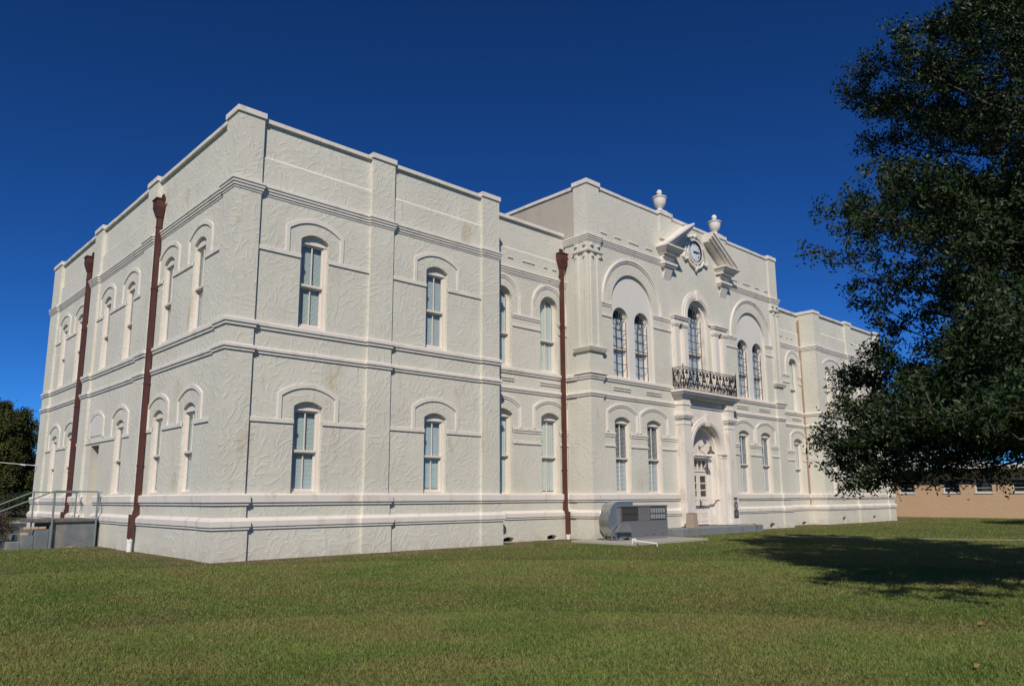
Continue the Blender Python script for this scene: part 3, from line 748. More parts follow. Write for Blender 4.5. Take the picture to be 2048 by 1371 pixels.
for k, (a, b) in enumerate(((20.61, 21.325), (21.335, 22.05))):
    mb = MB(); pn = MB(); rows = [(2.13, 2.42), (1.83, 2.08), (1.53, 1.78)]
    hs = [rect(a+.13, b-.13, z0, z1) for z0, z1 in rows]
    mb.prism(FD, rect(a, b, .33, 2.59), -.09, -.05, holes=hs)
    for z0, z1 in ((1.12, 1.40), (.80, 1.04), (.48, .72)):
        q = rect(a+.12, b-.12, z0, z1); mb.box(FD, a+.12, b-.12, -.06, -.035, z0, z0+.025); mb.box(FD, a+.12, b-.12, -.06, -.035, z1-.025, z1)
        mb.box(FD, a+.12, a+.145, -.06, -.035, z0+.025, z1-.025); mb.box(FD, b-.145, b-.12, -.06, -.035, z0+.025, z1-.025)
    dr_ = pbuild(mb, 'door', 'frame', house)
    for z0, z1 in rows: pn.sheet(FD, rect(a+.12, b-.12, z0-.01, z1+.01), [], -.07)
    pn.build('pane', 'glass', dr_)
    if k == 1:
        hn = MB(); hn.box(FD, a+.04, a+.09, -.05, -.03, 1.05, 1.38); hn.tube([FD(a+.065, -.03, 1.12), FD(a+.065, .04, 1.12), FD(a+.20, .045, 1.11)], .012, 6); hn.tube([FD(a+.065, -.03, 1.32), FD(a+.065, .03, 1.32), FD(a+.065, .03, 1.15)], .010, 6)
        hn.build('handle', 'iron', dr_)
# gooseneck lamp over the door
lx = CX+.10; lm = MB()
lm.lathe((0, 0, 0), [(0.001, 0), (.001, .001)], 4)
lm = MB(); lm.tube([FD(lx, 0, 3.66), FD(lx, .03, 3.66)], .075, 14); 
lm.tube([FD(lx, d, 3.66+z) for d, z in ((.02, 0), (.12, .0), (.22, .06), (.32, .17), (.42, .22), (.52, .20), (.58, .12), (.58, .05))], .013, 6)
lm.tube([FD(lx, d, 3.60+z) for d, z in ((.02, 0), (.1, -.10), (.22, -.22), (.3, -.25))], .008, 5)
lc = FD(lx, .58, 3.36)
lamp = pbuild(lm, 'wall_lamp', plain('grey_brown_lamp', (.18, .15, .14), .5), house)
ls = MB(); ls.lathe(lc, [(.035, .34), (.05, .30), (.055, .20), (.09, .12), (.17, .03), (.18, 0), (.165, .005), (.08, .10), (.03, .16)], 20)
ls.build('lamp_shade', plain('worn_lamp_enamel', (.10, .075, .07), .45), lamp, smooth=True)
# plaques on the right pilaster
mb = MB(); u = 23.08
mb.box(FQ, u-.14, u+.14, .38, .42, 1.38, 1.49)
mb.prism(FQ, [(u+.14*math.cos(t), 1.13+.20*math.sin(t)) for t in [i*math.pi/12 for i in range(24)]], .38, .425)
mb.box(FQ, u-.17, u+.17, .38, .43, .60, .93)
pl = pbuild(mb, 'plaque', 'black_sign', house, bevel=.004)
mb = MB()
mb.ring(FQ, [(u+.12*math.cos(t), 1.13+.175*math.sin(t)) for t in [i*math.pi/12 for i in range(25)]], [(u+.108*math.cos(t), 1.13+.16*math.sin(t)) for t in [i*math.pi/12 for i in range(25)]], .42, .431)
mb.prism(FQ, [(u+.085*math.cos(i*math.pi/5+math.pi/2)*(1 if i % 2 == 0 else .45), 1.12+.12*math.sin(i*math.pi/5+math.pi/2)*(1 if i % 2 == 0 else .45)) for i in range(10)], .42, .432)
for k in range(4): mb.box(FQ, u-.12, u+.12-(k % 2)*.05, .42, .433, .68+k*.055, .695+k*.055)
for k in range(2): mb.box(FQ, u-.10, u+.10, .41, .424, 1.41+k*.035, 1.422+k*.035)
mb.build('plaque_relief', 'sign_mark', pl)
# ---------- clock and broken pediment
cz = 12.58; ck = MB()
def circ(r, n=36, zc=cz, uc=CX): return [(uc+r*math.cos(2*math.pi*i/n), zc+r*math.sin(2*math.pi*i/n)) for i in range(n)]
ck.prism(FQ, circ(.66), -.02, .05, holes=[circ(.5)])
ck.prism(FQ, circ(.60), -.02, .10, holes=[circ(.51)])
# scrolled ears, drop and crest of the surround
for s in (-1, 1):
    pts = [(s*.62, .30), (s*.80, .10), (s*.86, -.20), (s*.95, -.42), (s*.84, -.52), (s*.68, -.46)]
    ck.tube([FQ(CX+a, .06, cz+b) for a, b in pts], .075, 8)
    ck.tube([FQ(CX+s*a, .07, cz+b) for a, b in ((.62, -.40), (.45, -.62), (.22, -.74), (.05, -.80))], .06, 8)
    ck.tube([FQ(CX+s*a, .07, cz+b) for a, b in ((.50, .50), (.32, .66), (.12, .72))], .055, 8)
    ck.tube([FQ(CX+s*.14+s*.07*math.cos(t), .09, cz-.70+.07*math.sin(t)) for t in [i*.6 for i in range(10)]], .03, 6)
ck.lathe(FQ(CX, .08, cz+.72), [(.02, -.12), (.10, -.07), (.12, 0), (.09, .08), (.02, .12)], 12)
ck.lathe(FQ(CX, .08, cz-.84), [(.02, -.14), (.07, -.08), (.10, 0), (.08, .07), (.02, .10)], 12)
clock = pbuild(ck, 'clock', 'trim', house, smooth=True)
d_ = MB(); d_.sheet(FQ, circ(.52), [], .02); d_.build('dial', 'dial', clock)
bz = MB(); bz.prism(FQ, circ(.515), .03, .095, holes=[circ(.475)]); bz.build('bezel', 'iron', clock)
hd = MB()
ROM = ['XII', 'I', 'II', 'III', 'IIII', 'V', 'VI', 'VII', 'VIII', 'IX', 'X', 'XI']
def bar(mb, x0, y0, x1, y1, wd, d0, d1):
    L = math.hypot(x1-x0, y1-y0); nx, ny = -(y1-y0)/L*wd/2, (x1-x0)/L*wd/2
    mb.prism(FQ, [(CX+x0+nx, cz+y0+ny), (CX+x1+nx, cz+y1+ny), (CX+x1-nx, cz+y1-ny), (CX+x0-nx, cz+y0-ny)], d0, d1)
for i, rm in enumerate(ROM):
    an = i*math.pi/6; rx, ry = math.sin(an), math.cos(an); tx, ty = math.cos(an), -math.sin(an)
    wds = {'I': .022, 'V': .045, 'X': .045}; tot = sum(wds[c] for c in rm); x = -tot/2
    for c in rm:
        wc = wds[c]; m0 = x+wc/2
        def P(a, b): return (rx*b+tx*a, ry*b+ty*a)
        segs = {'I': [(m0, .33, m0, .43)], 'V': [(m0-.016, .43, m0, .33), (m0+.016, .43, m0, .33)], 'X': [(m0-.016, .33, m0+.016, .43), (m0+.016, .33, m0-.016, .43)]}[c]
        for s in segs:
            a = P(s[0], s[1]); b = P(s[2], s[3]); bar(hd, *a, *b, .009, .024, .028)
        x += wc
hd.build('numerals', 'iron', clock)
hh = MB()
def hand(mb, ang, L, wd, d):
    rx, ry = math.sin(ang), math.cos(ang); tx, ty = math.cos(ang), -math.sin(ang)
    pts = [(-.10, wd*.5), (.0, wd*.6), (L*.55, wd*.45), (L*.68, wd*.95), (L*.8, wd*.4), (L, .004)]
    o = [(CX+rx*a+tx*b, cz+ry*a+ty*b) for a, b in pts]+[(CX+rx*a-tx*b, cz+ry*a-ty*b) for a, b in reversed(pts)]
    mb.prism(FQ, o, d, d+.006)
hand(hh, rad(97), .27, .045, .040); hand(hh, rad(84), .42, .030, .055); hh.prism(FQ, circ(.035, 12), .03, .065)
hh.build('hands', 'iron', clock)
for s in (-1, 1):
    pd = MB()
    def U(a): return CX+s*a
    def bx(a, b, d, z0, z1):
        u0, u1 = sorted((U(a), U(b))); pd.box(FQ, u0, u1, -.02, d, z0, z1)
    # bracket stack under each end
    bx(1.78, 2.72, .30, 11.42, 11.52); bx(1.82, 2.68, .24, 11.34, 11.42); bx(1.86, 2.64, .18, 11.28, 11.34)
    pd.add([FQ(U(2.0), .0, 10.80), FQ(U(2.5), .0, 10.80), FQ(U(1.98), .17, 11.28), FQ(U(2.52), .17, 11.28), FQ(U(1.98), -.02, 11.28), FQ(U(2.52), -.02, 11.28), FQ(U(2.0), -.02, 10.8), FQ(U(2.5), -.02, 10.8)],
           [(0, 1, 3, 2), (0, 2, 4, 6), (1, 7, 5, 3), (2, 3, 5, 4)])
    bx(1.80, 2.70, .16, 11.52, 11.74); bx(1.90, 2.70, .24, 11.74, 11.86)
    bx(1.74, 2.76, .40, 11.86, 11.93); 
    # flared cornice block
    for (da, db, aa, bb, z0, z1) in ((.42, .62, 1.74, 2.80, 11.93, 12.12),):
        u = [U(aa), U(bb)]
        lo = [FQ(U(1.76), -.02, z0), FQ(U(1.76), .40, z0), FQ(U(2.78), .40, z0), FQ(U(2.78), -.02, z0)]
        hi = [FQ(U(1.64), -.02, z1), FQ(U(1.64), .60, z1), FQ(U(2.95), .60, z1), FQ(U(2.95), -.02, z1)]
        pd.add(lo+hi, [(0, 1, 2, 3), (4, 5, 6, 7), (0, 1, 5, 4), (1, 2, 6, 5), (2, 3, 7, 6)])
    bx(1.62, 2.97, .62, 12.12, 12.19)
    # raking cornice, stepped in three layers
    x0, z0, x1, z1 = 2.97, 12.19, .80, 13.62
    L = math.hypot(x0-x1, z1-z0); nx, nz = (z1-z0)/L, (x0-x1)/L
    for (t0, t1, d) in ((0, .07, .62), (.07, .18, .55), (.18, .26, .44), (.26, .34, .30)):
        xe = x1
        o = []
        for (px, pz, t) in ((x0, z0, t0), (x1, z1, t0), (x1, z1, t1), (x0, z0, t1)):
            # thickness measured straight down so both ends stay vertical
            o.append((U(px), pz-t*L/(x0-x1)))
        o = [(u, z) for u, z in o]
        if True:
            # stop the lower end on the horizontal block
            k = (z1-z0)/(x0-x1); tt1 = t1*L/(x0-x1); tt0 = t0*L/(x0-x1)
            xa = x0-tt0/k if t0 else x0; xb = x0-tt1/k
            o = [(U(xa), z0), (U(x1), z1-tt0), (U(x1), z1-tt1), (U(xb), z0)]
        pd.prism(FQ, o, -.02, d)
    pbuild(pd, 'pediment', 'trim', house, bevel=.005)
# ---------- horizontal bands
def two(z0, z1, z2, d1, d2, base=-.03):      # top, step, bottom
    return [(base, z0+.03), (d1-.02, z0), (d1, z0-.015), (d1, z1), (d2, z1), (d2, z2), (base, z2)]
def plan(x0, x1, piers, y):
    pts = []
    for a, b in piers: pts += [(a, y+DP), (a, y), (b, y), (b, y+DP)]
    return pts
PR = lambda x0: [(x0, x0+.74), (x0+4.23, x0+5.04), (x0+8.66, x0+9.43)]
def left_path(ya, yb):                       # runs from high y to low y at x=0; outward is -x
    pts = [(DP, ya)] if ya < YB else []
    for a, b in ((18.45, YB), (12.30, 13.26), (6.22, 7.11), (0, .75)):
        if a >= ya or b <= yb: continue
        if b == YB: pts += [(0, b), (0, a), (DP, a)]
        elif a == 0: pts += [(DP, b), (0, b), (0, 0)]
        else: pts += [(DP, b), (0, b), (0, a), (DP, a)]
    if yb > 0: pts.append((DP, yb))
    return pts
front_left = [(.74, 0), (.74, DP), (4.23, DP), (4.23, 0), (5.04, 0), (5.04, DP), (8.66, DP), (8.66, 0), (9.43, 0), (9.43, .93)]
pav_l = [(PX0, .93), (PX0, -.29), (14.55, -.29), (14.55, YP)]
pav_r = [(28.11, YP), (28.11, -.29), (PX1, -.29), (PX1, .93)]
front_right = [(XR, .93), (XR, 0), (XR+.74, 0), (XR+.74, DP), (XR+4.23, DP), (XR+4.23, 0), (XR+5.04, 0), (XR+5.04, DP), (XR+8.66, DP), (XR+8.66, 0), (XE, 0), (XE, YB), (0, YB)]
def bands(name, prof, door_gap, side_gap, mat='trim'):
    mb = MB()
    a = left_path(YB, 11.62)+[] if side_gap else None
    if side_gap:
        mb.sweep(left_path(YB, 11.62), prof); start = left_path(10.58, 0)
    else: start = left_path(YB, 0)
    mid = start+front_left+pav_l
    if door_gap: mb.sweep(mid+[(door_gap[0], YP)], prof); mb.sweep([(door_gap[1], YP)]+pav_r+front_right, prof)
    else: mb.sweep(mid+pav_r+front_right, prof)
    return pbuild(mb, name, mat, house, bevel=.005)
bands('sill_course', two(6.13, 6.02, 5.94, .075, .042), None, False)
bands('belt_course', two(5.45, 5.36, 5.285, .07, .038), (19.9, mir(19.9)), False)
bands('water_table', two(1.63, 1.43, 1.36, .115, .08), (19.9, mir(19.9)), True)
bands('plinth_course', [(-.03, 1.08), (.06, 1.05), (.142, .97), (.142, .83), (.115, .83), (.115, .765), (-.03, .765)], (19.9, mir(19.9)), True)
profC = [(-.03, 9.95), (.08, 9.92), (.10, 9.91), (.10, 9.85), (.074, 9.85), (.074, 9.775), (.047, 9.775), (.047, 9.70), (.02, 9.70), (.02, 9.64), (-.03, 9.64)]
mb = MB(); mb.sweep(left_path(YB, 0)+front_left+[(PX0, .93)], profC); mb.sweep([(PX1, .93)]+front_right, profC)
pbuild(mb, 'cornice', 'trim', house, bevel=.004)
profP = [(d, z+1.72) for d, z in profC]
mb = MB(); mb.sweep([(PX0, 1.0)]+pav_l[1:]+[(19.05, YP)], profP); pbuild(mb, 'cornice', 'trim', house, bevel=.004)
mb = MB(); mb.sweep([(mir(19.05), YP)]+pav_r[:-1]+[(PX1, 1.0)], profP)
pbuild(mb, 'cornice', 'trim', house, bevel=.004)
# ---------- coping, cut into stones
mb = MB(); cr = random.Random(3)
def cope(F, u0, u1, dlo, dhi, z0, z1, step=1.45):
    n = max(1, round((u1-u0)/step))
    for i in range(n):
        a, b = u0+(u1-u0)*i/n, u0+(u1-u0)*(i+1)/n; j = cr.uniform(-.004, .004)
        mb.box(F, a+.004, b-.004, dlo, dhi+j, z0+j, z1+j)
for F, segs in ((FL, ((.75, 6.22), (7.11, 12.30), (13.26, 18.45))), (FE, ((.75, 6.2), (7.1, 12.3), (13.2, 18.6)))):
    for a, b in segs: cope(F, a, b, -.46, -.04, 11.74, 11.86)
for F, segs in ((FL, ((-.04, .79), (6.18, 7.15), (12.26, 13.30), (18.41, YB+.04))), (FE, ((-.04, .79), (6.16, 7.14), (12.26, 13.24), (18.56, YB+.04)))):
    for a, b in segs:
        if a < 0: a = .50
        mb.box(F, a, b, -.46, .045, 11.79, 11.95)
for x0 in (0, XR):
    for a, b in ((.74, 4.23), (5.04, 8.66)): cope(FF, x0+a, x0+b, -.46, -.04, 11.74, 11.86)
    for a, b in ((-.045, .78), (4.19, 5.08), (8.62, 9.475)): mb.box(FF, x0+a, x0+b, -.498, .045, 11.79, 11.95)
    mb.box(right(x0+9.43) if x0 == 0 else left(XR), .50, 1.6, -.46, .045, 11.79, 11.95)
cope(FB, 9.48, PX0-.04, -.4, .045, 11.76, 11.89); cope(FB, PX1+.04, XR-.05, -.4, .045, 11.76, 11.89)
cope(back(YB), .5, XE-.5, -.46, .0, 11.74, 11.86)
pbuild(mb, 'coping', 'coping', house, bevel=.008); mb = MB()
for a, b in ((14.6, 18.62), (19.56, mir(19.56)), (mir(18.62), 28.08)): cope(FQ, a, b, -.42, .045, 13.67, 13.80)
for a, b in ((PX0-.045, 14.60), (18.60, 19.58), (mir(19.58), mir(18.60)), (28.06, PX1+.045)): mb.box(FQ, a, b, -.46, .125, 13.72, 13.90)
for k in (0, 1): cope(FS[k], .5, 10.5, -.46, -.01, 13.66, 13.79); mb.box(FS[k], .252, .47, -.46, .045, 13.72, 13.90)
pbuild(mb, 'coping', 'coping', house, bevel=.008)
# ---------- flat roofs
mb = MB(); mb.box(FF, .3, XE-.3, -YB+.3, -1.2, 11.15, 11.25); mb.box(FQ, PX0+.4, PX1-.4, -10.5, -.38, 13.0, 13.1)
pbuild(mb, 'roof', 'roofdark', house)
# ---------- urns
for ux in (19.09, mir(19.09)):
    mb = MB()
    mb.box(lambda u, d, z: (ux+u, .0+d, z), -.24, .24, -.24, .24, 13.90, 13.99)
    mb.lathe((ux, 0, 13.99), [(.20, 0), (.21, .03), (.12, .08), (.10, .13), (.13, .17), (.20, .24), (.265, .36), (.285, .50), (.29, .60), (.33, .62), (.335, .66), (.24, .69), (.11, .73), (.07, .77), (.10, .80), (.125, .86), (.12, .93), (.08, 1.0), (.01, 1.03)], 28)
    pbuild(mb, 'urn', 'trim', house, smooth=True)
# ---------- downspouts
def downspout(F, u, dw, ztop, zjog, wd=.15, dep=.13, hop=.40, jog=.12, tip=.38):
    mb = MB(); h = wd/2
    mb.box(F, u-h, u+h, dw+.03, dw+.03+dep, zjog, ztop-.6)
    mb.box(F, u-h-.015, u+h+.015, dw+.02, dw+.05+dep, zjog-.05, zjog+.12)
    mb.box(F, u-h, u+h, dw+.03+jog, dw+.03+dep+jog, tip, zjog+.02)
    lo = [F(u-h-.02, dw+.02, ztop-.62), F(u-h-.02, dw+.05+dep, ztop-.62), F(u+h+.02, dw+.05+dep, ztop-.62), F(u+h+.02, dw+.02, ztop-.62)]
    H = hop/2; D = dep+.13
    hi = [F(u-H, dw+.01, ztop-.30), F(u-H, dw+D, ztop-.30), F(u+H, dw+D, ztop-.30), F(u+H, dw+.01, ztop-.30)]
    mb.add(lo+hi, [(0, 1, 2, 3), (0, 1, 5, 4), (1, 2, 6, 5), (2, 3, 7, 6)])
    mb.box(F, u-H, u+H, dw+.01, dw+D, ztop-.30, ztop-.06); mb.box(F, u-H-.03, u+H+.03, dw+.01, dw+D+.03, ztop-.06, ztop-.02)
    for z in (ztop-.95, 8.0, 5.0, 2.5): mb.box(F, u-h-.014, u+h+.014, dw+.0, dw+.042+dep, z, z+.04)
    o = pbuild(mb, 'downspout', 'pipe', house)
    m2 = MB(); m2.tube([F(u, dw+.03+dep/2+jog, -.05), F(u, dw+.03+dep/2+jog, tip+.0)], h*.95, 14); m2.tube([F(u, dw+.03+dep/2+jog, tip-.08), F(u, dw+.03+dep/2+jog, tip+.02)], h*1.08, 14)
    m2.build('pipe_end', 'pvc', o)
    m3 = MB(); m3.box(F, u+.02, u+H, dw-.03, dw+.012, ztop-.02, ztop+.22); m3.build('scupper', 'dark', o)
downspout(FL, 5.72, -DP+.02, 10.98, 1.06, tip=.36)
downspout(FL, 13.62, -DP+.02, 10.98, 1.06, tip=.6)
downspout(FB, 13.50, .0, 11.02, .98, tip=.16)
mb = MB(); mb.box(FB, XR-.09, XR-.03, .02, .08, .0, 11.5); pbuild(mb, 'conduit', plain('rust_pipe', (.36, .22, .15), .6, .3), house)

# ================================================================== OTHER THINGS
# entrance step
mb = MB(); mb.box(FQ, 17.85, 24.1, -.25, 1.10, -.1, .28)
so_ = mb.build('entrance_step', 'concrete', bevel=.02); tag(so_, 'broad grey concrete step in front of the arched entrance', 'step')
# pebbled bin
bx_, by_ = 18.98, -1.02
mb = MB()
def taper(cx, cy, z0, z1, h0, h1):
    lo = [(cx-h0, cy-h0, z0), (cx+h0, cy-h0, z0), (cx+h0, cy+h0, z0), (cx-h0, cy+h0, z0)]; hi = [(cx-h1, cy-h1, z1), (cx+h1, cy-h1, z1), (cx+h1, cy+h1, z1), (cx-h1, cy+h1, z1)]
    mb.add(lo+hi, [(3, 2, 1, 0), (4, 5, 6, 7), (0, 1, 5, 4), (1, 2, 6, 5), (2, 3, 7, 6), (3, 0, 4, 7)])
taper(bx_, by_, .28, .84, .19, .155); taper(bx_, by_, .84, .87, .165, .165)
rb = empty('litter_bin', (bx_, by_, .30), label='square pebble-faced concrete bin on the entrance step, left of the door', cat='litter bin')
pbuild(mb, 'bin_body', 'pebble', rb, bevel=.02)
mb = MB(); mb.box(lambda u, d, z: (bx_+u, by_+d, z), -.09, .09, -.09, .09, .86, .882); pbuild(mb, 'bin_mouth', 'dark', rb)
# air conditioner
ac = empty('air_conditioner', (14.2, -1.7, .08), label='big grey packaged air-conditioning unit on a concrete pad against the wall', cat='air conditioner')
FA = front(-2.2)
mb = MB()
mb.box(FA, 12.93, 15.62, -.60, 0, .16, 1.20)
mb.box(FA, 12.90, 15.66, -.62, .02, 1.19, 1.23)
mb.box(FA, 14.0, 15.5, -1.9, -.60, .3, 1.0)
for u in (13.85, 14.55): mb.box(FA, u-.008, u+.008, 0, .006, .72, 1.19)
mb.box(FA, 12.93, 15.62, 0, .008, .715, .73)
mb.box(FA, 13.85, 13.88, 0, .02, .18, .7); mb.box(FA, 15.58, 15.63, 0, .012, .16, 1.19)
for k, u in enumerate((14.35, 14.75, 15.25)): mb.box(FA, u, u+.08, 0, .03, .24, .30)
pbuild(mb, 'cabinet', 'ac_grey', ac, bevel=.006)
for (a, b, bars) in ((13.02, 13.90, 24), (14.62, 15.50, 6)):
    mb = MB(); mb.box(FA, a, b, -.01, .004, .76, 1.16); o = pbuild(mb, 'coil_grille', plain('coil_fins', (.30, .31, .31) if bars == 6 else (.16, .17, .165), .7, .35, 9), ac)
    m2 = MB(); 
    for k in range(bars+1): m2.box(FA, a+(b-a)*k/bars-.006, a+(b-a)*k/bars+.006, .004, .022, .75, 1.17)
    for z in (.75, .95, 1.165): m2.box(FA, a, b, .006, .026, z-.008, z+.008)
    m2.build('guard', plain('dark_guard', (.05, .055, .055), .5), o)
mb = MB()    # hood on the left end of the front
mb.add([FA(12.64, -.05, .36), FA(13.42, 0, .34), FA(13.42, 0, .66), FA(13.0, -.02, .66), FA(12.58, .12, .36), FA(13.40, .14, .34), FA(13.42, .02, .66), FA(13.0, .02, .66)],
       [(0, 1, 5, 4), (4, 5, 6, 7), (0, 4, 7, 3), (1, 2, 6, 5), (2, 3, 7, 6)])
pbuild(mb, 'intake_hood', 'ac_grey', ac)
mb = MB()
for u in (12.93, 14.2, 15.45): mb.box(FA, u, u+.17, -.58, -.02, .08, .16)
mb.box(FA, 13.4, 15.62, -.03, .0, .085, .155)
pbuild(mb, 'skid', 'galv', ac)
def dprof(xc, zc, r, xr, n=18):
    return [(xr, zc-r)]+[(xc-r*math.sin(a), zc-r*math.cos(a)) for a in [math.pi*i/n for i in range(n+1)]]+[(xr, zc+r)]
mb = MB(); mb.prism(front(-2.12), dprof(13.02, .75, .61, 13.75), -.42, 0)
for dd in (-.01, -.41): mb.ring(front(-2.12), dprof(13.02, .75, .622, 13.7), dprof(13.02, .75, .60, 13.7), dd-.009, dd+.009)
pbuild(mb, 'duct', 'galv', ac, smooth=True)
mb = MB()
for u in (12.62, 12.90):
    for d in (-.05, -.37): mb.box(front(-2.12), u-.015, u+.015, d-.015, d+.015, .0, .3)
pbuild(mb, 'duct_leg', 'galv', ac)
mb = MB(); mb.box(front(-3.5), 12.0, 16.2, -2.7, 0, -.08, .075)
o = mb.build('concrete_pad', 'pale_concrete', bevel=.012); tag(o, 'low pale concrete slab under the grey air-conditioning unit', 'slab')
mb = MB(); pts = [(12.05, -3.45, .30), (12.05, -3.55, .30), (12.35, -4.05, .20), (12.10, -4.55, .13), (12.10, -4.60, -.02)]
mb.tube([(12.02, -3.40, .02), (12.02, -3.40, .20)], .022, 8); mb.tube([(12.02, -3.40, .20), (12.14, -3.44, .20)], .022, 8); mb.tube([(12.14, -3.44, .20), (12.14, -3.44, .03)], .022, 8)
mb.tube([(12.02, -3.40, .16), (12.20, -4.22, .085), (12.20, -4.22, -.02)], .022, 8)
o = mb.build('drain_pipe', 'pvc'); tag(o, 'thin white plastic drain pipe bent over the lawn beside the concrete slab', 'pipe')

# side stoop
st = empty('side_stoop', (-.9, 10.4, 0), label='weathered grey concrete stoop and steps below the blocked side doorway', cat='steps')
mb = MB(); FT = front(9.42)
mb.box(FT, -1.45, -.10, -2.2, 0, -.1, .80)
mb.box(FT, -1.86, -1.452, -2.2, -.02, -.1, .60); mb.box(FT, -2.22, -1.862, -2.2, -.02, -.1, .42); mb.box(FT, -2.6, -2.222, -2.2, -.02, -.1, .24)
pbuild(mb, 'step_block', 'concrete2', st, bevel=.02)
mb = MB(); mb.box(FT, -1.88, -.08, -2.25, .07, .80, .90); pbuild(mb, 'landing_slab', plain('rough_dark_slab', (.13, .12, .11), .9, .5, 6, bsc=9, bd=.03), st, bevel=.02)
mb = MB()
for i in range(3): mb.box(FT, -2.16+i*.21, -1.97+i*.21, -.12, .0, .604, .68)
for i in range(2): mb.box(FT, -2.20, -2.02, -.12-.2*i, -.02-.2*i, .424, .50)
pbuild(mb, 'exposed_brick', 'brick', st, bevel=.01)
hr = empty('handrail', (-.9, 9.36, 0), label='grey metal handrail on the near edge of the side stoop', cat='handrail', group='handrails of the side stoop')
mb = MB(); yy = 9.32
mb.tube([(-.17, yy, 1.78), (-1.43, yy, 1.80), (-2.9, yy, 1.15), (-3.6, yy, .84)], .022, 8)
mb.tube([(-.17, yy, 1.76), (-.02, yy, 1.76), (-.10, yy, 1.70), (-.14, yy, 1.25)], .012, 6)
pbuild(mb, 'top_rail', 'rail', hr)
for x, b, t in ((-1.42, .0, 1.80), (-.15, .0, 1.77)):
    mb = MB(); mb.tube([(x, yy, b-.05), (x, yy, t)], .032, 8); pbuild(mb, 'post', 'rail', hr)
mb = MB(); mb.tube([(-3.55, yy, -.05), (-3.55, yy, .86)], .024, 8); pbuild(mb, 'post', 'rail', hr)
hr2 = empty('handrail', (-.9, 11.6, 0), label='grey metal handrail on the far edge of the side stoop', cat='handrail', group='handrails of the side stoop')
mb = MB(); yy = 11.62
mb.tube([(-.20, yy, 1.77), (-1.56, yy, 1.79), (-2.5, yy, 1.37), (-3.6, yy, .88)], .022, 8); mb.tube([(-.2, yy, 1.77), (-.13, yy, 1.77), (-.14, yy, 1.66), (-.2, yy, 1.60)], .012, 6)
mb.tube([(-.25, yy, 1.5), (-.45, yy, 1.0)], .008, 5)
pbuild(mb, 'top_rail', 'rail', hr2)
for x, b in ((-1.54, .3), (-.24, .88), (-3.55, -.05)):
    mb = MB(); t = 1.78 if x > -2 else .9; mb.tube([(x, yy, b), (x, yy, t)], .024, 8); pbuild(mb, 'post', 'rail', hr2)
# service wire
mb = MB(); A = Vector((-.15, 19.3, 2.99)); B = Vector((-9.0, 29.0, 4.6)); A2 = Vector((0.0, 19.3, 2.98))
mb.tube([A.lerp(B, t)-Vector((0, 0, .5*t*(1-t))) for t in [i/12 for i in range(13)]], .017, 5); mb.tube([A2, A], .03, 6)
mb.tube([A+Vector((-.25, .25, 0)), A+Vector((-.4, .4, .04))], .035, 6)
o = mb.build('service_wire', plain('pale_cable', (.5, .5, .5), .5)); tag(o, 'pale overhead service cable running off from the far corner of the side wall', 'cable')

# brick annexe
an = empty('brick_annexe', (52, 0, 0), label='low orange brick building with a flat white-edged roof, right of the courthouse', cat='building')
FXa = left(52.0)
wins = [(-3.55+.0, ), ]
mb = MB(); wy = [2.35, -.62, -2.62, -4.85, -7.0, -9.2]; H = [rect(y-.52, y+.52, 1.72, 2.62) for y in wy]
mb.sheet(FXa, rect(-22, 14, -.3, 3.25), H, 0)
for h in H: mb.strip(FXa, h, 0, h, -.15)
mb.sheet(front(-22), rect(52, 66, -.3, 3.25), [], 0); mb.sheet(back(14), rect(52, 66, -.3, 3.25), [], 0)
pbuild(mb, 'wall', 'brick', an)
mb = MB(); mb.box(FXa, -22.6, 14.6, -14, .85, 3.25, 3.34); pbuild(mb, 'soffit', plain('soffit_paint', (.25, .23, .2), .7), an)
mb = MB(); mb.box(FXa, -22.62, 14.62, -14.02, .87, 3.34, 3.60); pbuild(mb, 'roof', 'white_trim', an)
for y in wy:
    mb = MB(); mb.prism(FXa, rect(y-.52, y+.52, 1.72, 2.62), -.14, -.08, holes=[rect(y-.46, y+.46, 1.78, 2.56)])
    for z in (2.03, 2.30): mb.box(FXa, y-.46, y+.46, -.13, -.09, z-.012, z+.012)
    mb.box(FXa, y-.58, y+.58, -.02, .05, 1.64, 1.72)
    o = pbuild(mb, 'window', 'white_trim', an)
    m2 = MB(); m2.sheet(FXa, rect(y-.47, y+.47, 1.77, 2.57), [], -.12); m2.build('pane', 'glass', o)
    m3 = MB(); m3.sheet(FXa, rect(y-.5, y+.5, 1.74, 2.6), [], -.16); m3.build('backing', 'dark', o)
    
# pale gabled roof behind the annexe
bb = empty('far_house', (66, 6, 0), label='house with a pale blue-grey roof glimpsed under the tree behind the brick annexe', cat='house')
mb = MB(); mb.box(left(66), 3, 14, -8, 0, -.2, 4.3); pbuild(mb, 'wall', plain('pale_siding', (.4, .42, .43), .7), bb)
mb = MB(); mb.add([(65.5, 2.5, 4.3), (65.5, 14.5, 4.3), (74.5, 14.5, 4.3), (74.5, 2.5, 4.3), (70, 2.5, 5.7), (70, 14.5, 5.7)], [(0, 1, 5, 4), (3, 4, 5, 2), (0, 4, 3), (1, 2, 5), (0, 3, 2, 1)])
pbuild(mb, 'roof', plain('pale_metal_roof', (.38, .42, .46), .5), bb)

